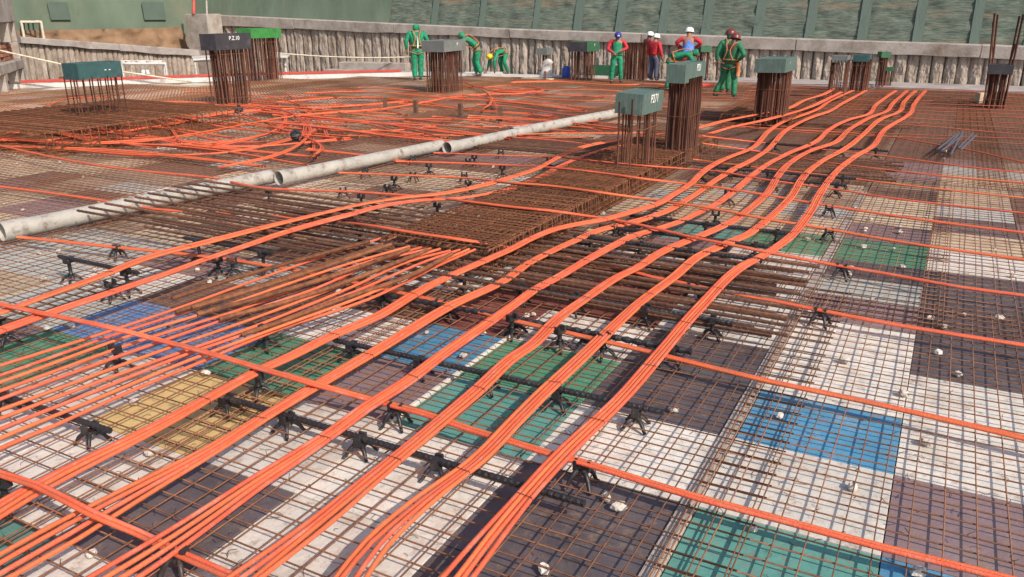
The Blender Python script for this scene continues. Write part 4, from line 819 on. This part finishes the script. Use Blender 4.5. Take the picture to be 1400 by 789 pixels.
MB().box((0, 0, 0), (.7, 1.5, .06), ch=.01).obj("table_board", WHITE, t, loc=AD(380, 77, 29) - Vector(t.location), rz=.7)
frame("scaffold", "thin pale frame above the low wall beside the building", (29, 56), 31.6, 30, 50, m_=ROPE)
def rope(pts, lab, D):
    P = smooth_line([AD(x, y, D) for x, y in pts], .3); o = P[0].copy()
    MB().tube([p - o for p in P], .022, 5).obj("rope", ROPE, None, True, loc=o, label=lab, cat="rope", group="pale safety ropes")
rope([(-20, 63), (0, 69), (40, 78), (85, 88)], "pale rope from the building to the low wide green box", 24)
rope([(168, 98), (215, 105), (262, 112)], "pale rope sagging from the low wide box to the deck edge", 24.5)
rope([(370, 72), (440, 77), (510, 79), (562, 78)], "pale rope between the trestle and the worker seen from behind", 28)
A, Bq = AD(470, 84, 29.5), AD(560, 92, 28.2); d = Bq - A
MB().box((0, 0, 0), (Vector((d.x, d.y, 0)).length, .6, .38), ch=.02).obj("concrete_beam", CONC2, None, loc=(A + Bq) / 2 - Vector((0, 0, .12)), rz=math.atan2(d.y, d.x), label="pale concrete beam lying in the pit left of the worker seen from behind", cat="beam")
A, Bq = AD(476, 93, 29.8), AD(540, 98, 28.8); d = Bq - A
MB().box((0, 0, -1.6), (Vector((d.x, d.y, 0)).length, .5, 3.0), ch=.02).obj("concrete_footing", CONC, None, loc=(A + Bq) / 2, rz=math.atan2(d.y, d.x), label="dark concrete base under the pale beam in the pit", cat="base")
for i, (x0, x1, y) in enumerate(((0, 60, 113), (80, 110, 106), (215, 262, 108), (300, 345, 106))):
    A, Bq = AD(x0, y, 27), AD(x1, y - 1, 27); d = Bq - A
    MB().box((0, 0, -1.5), (d.length, .8, 3), ch=.03).obj("pit_block", CONC2 if i != 1 else BROWNW, None, loc=(A + Bq) / 2, rz=math.atan2(d.y, d.x), label=["pale block at the foot of the unfinished building", "brown timber stack left of the low wide box", "pale block right of the white scaffold frame", "pale block behind the black boxed column"][i], cat="block")

# ------------------------------------------------------------------ people
def skinmesh(name, V, Ed, root=0, sub=1):
    me = bpy.data.meshes.new("tmp"); me.from_pydata([v[0] for v in V], Ed, []); o = bpy.data.objects.new("tmp", me); C.objects.link(o)
    md = o.modifiers.new("s", 'SKIN'); md.use_smooth_shade = True
    for i, v in enumerate(V):
        sv = me.skin_vertices[0].data[i]; sv.radius = v[1] if isinstance(v[1], tuple) else (v[1], v[1]); sv.use_root = (i == root)
    su = o.modifiers.new("u", 'SUBSURF'); su.levels = su.render_levels = sub
    bpy.context.view_layer.update()
    dg = bpy.context.evaluated_depsgraph_get(); r = bpy.data.meshes.new_from_object(o.evaluated_get(dg)); r.name = name
    bpy.data.objects.remove(o); bpy.data.meshes.remove(me); return r
def person(label, base, scale, yaw, bend=0, head=0, arms=None, legs=None, top=OVER, sleeve=None, bottom=OVER, hat=('hood', OVER), skin=SKIN, harness=True, twist=0, extra=None, grp="workers on the deck"):
    t = thing("person", label, "person", base, yaw, grp); t.scale = (scale * 1.16, scale * 1.16, scale)
    RB = Matrix.Rotation(-bend, 4, 'X'); pel = Vector((0, 0, .95))
    def ub(p): return pel + (RB @ (Vector(p) - pel))
    RH = Matrix.Rotation(-head, 4, 'X')
    waist, chest, neck = ub((0, 0, 1.10)), ub((0, .01, 1.33)), ub((0, .0, 1.48))
    hb = neck + RH @ (RB @ Vector((0, .025, .07))); ht = neck + RH @ (RB @ Vector((0, .03, .20))); hm = hb.lerp(ht, .5)
    shl = [ub((s * .185, 0, 1.42)) for s in (-1, 1)]
    arms = arms or [((-.27, .0, 1.15), (-.27, .07, .90)), ((.27, 0, 1.15), (.27, .07, .90))]
    legs = legs or [((-.10, .02, .50), (-.12, -.02, .08)), ((.10, .02, .50), (.12, -.02, .08))]
    hips = [Vector((s * .095, 0, .92)) for s in (-1, 1)]
    # body: one continuous mesh with head, hands and fingers
    V = [(pel, .11), (waist, (.12, .10)), (chest, (.15, .11)), (neck, .055), (hb, (.068, .078)), (hm, (.078, .095)), (ht, (.062, .075)), ]
    E2 = [(0, 1), (1, 2), (2, 3), (3, 4), (4, 5), (5, 6)]
    fw = RH @ (RB @ Vector((0, 1, 0)))
    V.append((hm + fw * .088 - Vector((0, 0, .02)), .014)); E2.append((5, 7)); V.append((hm + fw * .112 - Vector((0, 0, .03)), .012)); E2.append((7, 8))
    J = V[:]; 
    for k, s in enumerate((-1, 1)):
        el, wr_ = Vector(arms[k][0]), Vector(arms[k][1]); i = len(V); d = (wr_ - el).normalized()
        V += [(shl[k], .058), (el, .042), (wr_, .028), (wr_ + d * .05, (.038, .018)), (wr_ + d * .085, (.036, .015))]; E2 += [(2, i), (i, i + 1), (i + 1, i + 2), (i + 2, i + 3), (i + 3, i + 4)]
        sd = d.cross(Vector((0, 1, 0)))
        if sd.length < .2: sd = Vector((1, 0, 0))
        sd.normalize(); pm = sd.cross(d).normalized()
        for q, (o_, l_) in enumerate(((-.027, .062), (-.009, .075), (.009, .078), (.027, .068))):
            j = len(V); b = wr_ + d * .095 + sd * o_; V += [(b, .0095), (b + d * l_ * .55 + pm * .008, .009), (b + d * l_ + pm * .026, .0075)]; E2 += [(i + 4, j), (j, j + 1), (j + 1, j + 2)]
        j = len(V); b = wr_ + d * .04 + sd * (-.042); V += [(b, .012), (b + d * .03 - sd * .014 + pm * .012, .0105), (b + d * .06 - sd * .018 + pm * .02, .009)]; E2 += [(i + 3, j), (j, j + 1), (j + 1, j + 2)]
    for k in (0, 1):
        kn, an = Vector(legs[k][0]), Vector(legs[k][1]); i = len(V)
        V += [(hips[k], .085), (kn, .055), (an, .038), (an + Vector((0, .1, -.045)), .032)]; E2 += [(0, i), (i, i + 1), (i + 1, i + 2), (i + 2, i + 3)]
    link("body", skinmesh("body", V, E2), t).data.materials.append(skin)
    # jacket
    V = [(ub((0, 0, 1.0)), (.165, .125)), (waist, (.165, .125)), (chest, (.185, .135)), (ub((0, 0, 1.45)), (.085, .08))]; E2 = [(0, 1), (1, 2), (2, 3)]
    if sleeve is None:
        for k in (0, 1):
            el, wr_ = Vector(arms[k][0]), Vector(arms[k][1]); i = len(V); V += [(shl[k], .078), (shl[k].lerp(el, .55), .07), (el, .062), (wr_, .046)]; E2 += [(2, i), (i, i + 1), (i + 1, i + 2), (i + 2, i + 3)]
    link("jacket", skinmesh("jacket", V, E2, 1), t).data.materials.append(top)
    if sleeve is not None:
        for k in (0, 1):
            el, wr_ = Vector(arms[k][0]), Vector(arms[k][1]); V = [(chest.lerp(shl[k], .45) + Vector((0, 0, .015)), .105), (shl[k], .085), (shl[k].lerp(el, .55), .071), (el, .063), (wr_, .046)]
            link("sleeve", skinmesh("sleeve", V, [(0, 1), (1, 2), (2, 3), (3, 4)]), t).data.materials.append(sleeve)
    V = [(Vector((0, 0, 1.02)), (.16, .12)), (pel, (.165, .125))]; E2 = [(0, 1)]
    for k in (0, 1):
        kn, an = Vector(legs[k][0]), Vector(legs[k][1]); i = len(V); V += [(hips[k] - Vector((0, 0, .04)), (.11, .115)), (hips[k].lerp(kn, .6), .092), (kn, .08), (kn.lerp(an, .5), .076), (an + Vector((0, 0, .0)), .07)]; E2 += [(1, i), (i, i + 1), (i + 1, i + 2), (i + 2, i + 3), (i + 3, i + 4)]
    link("trousers", skinmesh("trousers", V, E2, 1), t).data.materials.append(bottom)
    for k in (0, 1):
        an = Vector(legs[k][1]); link("boot", skinmesh("boot", [(an + Vector((0, -.03, -.015)), (.05, .05)), (an + Vector((0, .05, -.035)), (.05, .04)), (an + Vector((0, .17, -.05)), (.045, .03))], [(0, 1), (1, 2)]), t).data.materials.append(BOOT)
    # headgear
    HM = Matrix.Translation(hb.lerp(ht, .78)) @ (Matrix.Rotation(-bend - head, 4, 'X'))
    kind, hm_ = hat
    if kind == 'helmet':
        h = MB().lathe([(.118, -.03), (.120, 0), (.114, .05), (.095, .09), (.06, .115), (.001, .122)], 16, HM); h.lathe([(.112, -.028), (.145, -.036), (.147, -.03), (.119, -.018)], 16, HM @ Matrix.Translation((0, .018, 0)))
        h.obj("helmet", hm_, t, True)
    if kind in ('hood', 'both'):
        V = [(hb - (ht - hb) * .6, (.10, .10)), (hb + (RB @ Vector((0, -.012, 0))), (.098, .105)), (hm + RH @ (RB @ Vector((0, -.022, .0))), (.105, .11)), (ht + RH @ (RB @ Vector((0, -.02, -.005))), (.092, .10))]
        link("hood", skinmesh("hood", V, [(0, 1), (1, 2), (2, 3)]), t).data.materials.append(hm_ if kind == 'hood' else OVER)
        if kind == 'both':
            h = MB().lathe([(.128, -.03), (.130, 0), (.122, .05), (.10, .09), (.06, .115), (.001, .122)], 16, HM); h.lathe([(.12, -.028), (.155, -.036), (.157, -.03), (.129, -.018)], 16, HM @ Matrix.Translation((0, .018, 0))); h.obj("helmet", hm_, t, True)
    if kind == 'cap':
        h = MB().lathe([(.105, -.06), (.108, 0), (.1, .05), (.08, .08), (.04, .1), (.001, .104)], 16, HM); h.box(HM @ Vector((0, .13, -.02)), (.14, .1, .012)); h.obj("cap", hm_, t, True)
        MB().add([HM @ Vector(p) for p in ((-.03, .112, 0), (.03, .112, 0), (.03, .106, .045), (-.03, .106, .045), (0, .116, .02))], [(0, 1, 4), (1, 2, 4), (2, 3, 4), (3, 0, 4)]).obj("cap_badge", PAINTW, t)
    # eyes
    for s in (-1, 1):
        q = hm + RH @ (RB @ Vector((s * .032, .088, .012))); MB().lathe([(.001, -.01), (.009, -.005), (.011, 0), (.009, .005), (.001, .01)], 8, Matrix.Translation(q)).obj("eye", BOOT, t, True)
    if harness:
        bl = MB(); ring = [ub((.185 * math.cos(a), .145 * math.sin(a), 1.04)) for a in np.linspace(0, 2 * math.pi, 19)]
        bl.tube(ring, .020, 6); bl.obj("harness_belt", HARN, t, True)
        for s in (-1, 1):
            st = [ub(p) for p in ((s * .12, -.135, 1.05), (s * .05, -.162, 1.24), (s * .05, -.155, 1.34), (s * .10, -.12, 1.46), (s * .11, 0, 1.505), (s * .10, .12, 1.45), (s * .07, .16, 1.3), (s * .12, .14, 1.05))]
            MB().tube(smooth_line(st, .05), .0125, 5).obj("harness_strap", HARN, t, True)
            lp = Vector(legs[0 if s < 0 else 1][0]); c = Vector((s * .095, 0, .92)).lerp(lp, .22)
            MB().tube([c + Vector((.122 * math.cos(a), .122 * math.sin(a), .05 * s * math.cos(a))) for a in np.linspace(0, 2 * math.pi, 15)], .010, 5).obj("leg_loop", HARN, t, True)
        if extra == 'lanyard': MB().tube([ub(p) for p in ((0, -.175, 1.33), (.01, -.18, 1.15), (0, -.185, .98))], .016, 6).obj("lanyard", PAINTW, t, True)
    if extra == 'pouch': MB().box(ub((.2, -.1, .93)), (.1, .14, .22), ch=.03).obj("tool_pouch", CAPD, t); MB().tube([ub(p) for p in ((.25, -.1, 1.02), (.27, -.12, .9), (.24, -.08, .82))], .018, 6).obj("strap_loop", PAINTW, t, True)
    if extra == 'roll': MB().tube([(.22, -.05, .98), (.25, -.04, .8), (.24, -.03, .62)], .045, 8).obj("lanyard_bag", HARN, t, True)
    return t
def face(p, px): # yaw that looks towards a pixel column direction
    d = ray(px, 20); return math.atan2(d[1], d[0]) - math.pi / 2
away = lambda p: math.atan2(p.y, p.x) - math.pi / 2
def at(px, py, z=.03): return G(px, py, z)
def sc(px, feet, top, real): # scale so the figure spans the photographed height
    p = G(px, feet, .03); D = math.hypot(p.x, p.y); return (AD(px, top, D).z - .03) / real
p = at(572, 110); person("worker in green overalls seen from behind with orange harness, beside the broad column", p, sc(572, 110, 28, 1.78), away(p) + .1, arms=[((-.29, -.02, 1.17), (-.27, .06, .92)), ((.29, -.02, 1.17), (.27, .06, .92))], legs=[((-.085, .02, .5), (-.09, -.02, .08)), ((.085, .02, .5), (.07, .02, .08))], extra='lanyard')
p = at(654, 104); person("bending worker in green with tool pouch, just right of the broad column", p, sc(654, 104, 45, 1.42), away(p) + 1.75, bend=.85, head=.1, arms=[((-.22, .72, 1.05), (-.12, .74, .80)), ((.22, .70, 1.02), (.14, .78, .80))], legs=[((-.10, .06, .5), (-.12, -.06, .08)), ((.10, .1, .5), (.12, .02, .08))], extra='pouch')
p = at(690, 101); person("stooping worker in green with yellow helmet", p, sc(690, 101, 60, 1.22), away(p) + 2.2, bend=1.75, head=.35, arms=[((-.22, .62, .55), (-.14, .55, .22)), ((.24, .50, .55), (.2, .62, .24))], legs=[((-.13, .12, .5), (-.16, -.05, .08)), ((.13, .12, .5), (.16, -.02, .08))], hat=('helmet', YHELM))
p = at(842, 113); person("worker in green with red sleeves and blue cap looking down at his hands", p, sc(842, 113, 42, 1.76), away(p) + math.pi + .15, head=.45, arms=[((-.30, .03, 1.17), (-.10, .24, 1.12)), ((.30, .03, 1.15), (.13, .25, 1.02))], legs=[((-.12, .02, .5), (-.15, -.02, .08)), ((.12, .02, .5), (.15, 0, .08))], top=OVER, sleeve=REDS, hat=('cap', BHELM), harness=False)
p = at(884, 106); person("man in faded red shirt with cream helmet, half hidden by the bare column bars", p, sc(884, 106, 43, 1.76), away(p) - 1.0, head=.2, top=MAROON, bottom=JEAN, hat=('helmet', WHELM), skin=SKIND, harness=False)
p = at(893, 110); person("man in bright red shirt and jeans with white helmet", p, sc(893, 110, 46, 1.76), away(p) - .75, head=.15, top=REDS, bottom=JEAN, hat=('helmet', WHELM), harness=False)
p = at(938, 116); person("man in red shirt and blue vest with white helmet behind the second boxed column", p, sc(938, 116, 38, 1.74), away(p), bend=.15, head=.1, arms=[((-.34, .05, 1.28), (-.2, .26, 1.12)), ((.34, .05, 1.28), (.2, .26, 1.12))], top=BVEST, sleeve=REDS, bottom=MAROON, hat=('helmet', WHELM), harness=False)
p = at(914, 124); person("bent worker in pale green stooping behind the second boxed column", p, sc(914, 124, 68, 1.18), away(p) - 1.6, bend=1.3, head=.1, arms=[((-.2, .6, .8), (-.16, .66, .5)), ((.2, .6, .8), (.16, .7, .5))], legs=[((-.10, .06, .5), (-.12, -.04, .08)), ((.10, .04, .5), (.12, -.06, .08))])
p = at(995, 134); person("worker in green with maroon helmet standing hand on hip in front of his mate", p, sc(995, 134, 46, 1.74), away(p) - .55, bend=.08, head=.25, arms=[((-.32, .03, 1.18), (-.24, .16, .95)), ((.40, -.08, 1.2), (.19, .04, 1.03))], legs=[((-.20, .05, .52), (-.36, -.05, .10)), ((.12, .04, .5), (.16, .0, .06))], top=OVERD, bottom=OVERD, hat=('helmet', DHELM), skin=SKIND, extra='roll')
p = at(993, 128); person("worker in green hood and maroon helmet, hidden behind his mate", p, sc(993, 128, 39, 1.78), away(p) + .2, head=.1, top=OVERD, bottom=OVERD, hat=('both', DHELM), arms=[((-.3, .0, 1.16), (-.28, .06, .9)), ((.25, .05, 1.16), (.2, .12, .92))], legs=[((-.1, .02, .5), (-.12, 0, .08)), ((.02, .04, .5), (.04, 0, .08))])
q = AD(198, 95, 29.5); person("man in white helmet down in the pit beside the white scaffold frame", Vector((q.x, q.y, q.z - 1.7)), .97, 1.0, top=JEAN, bottom=JEAN, hat=('helmet', WHELM), harness=False)
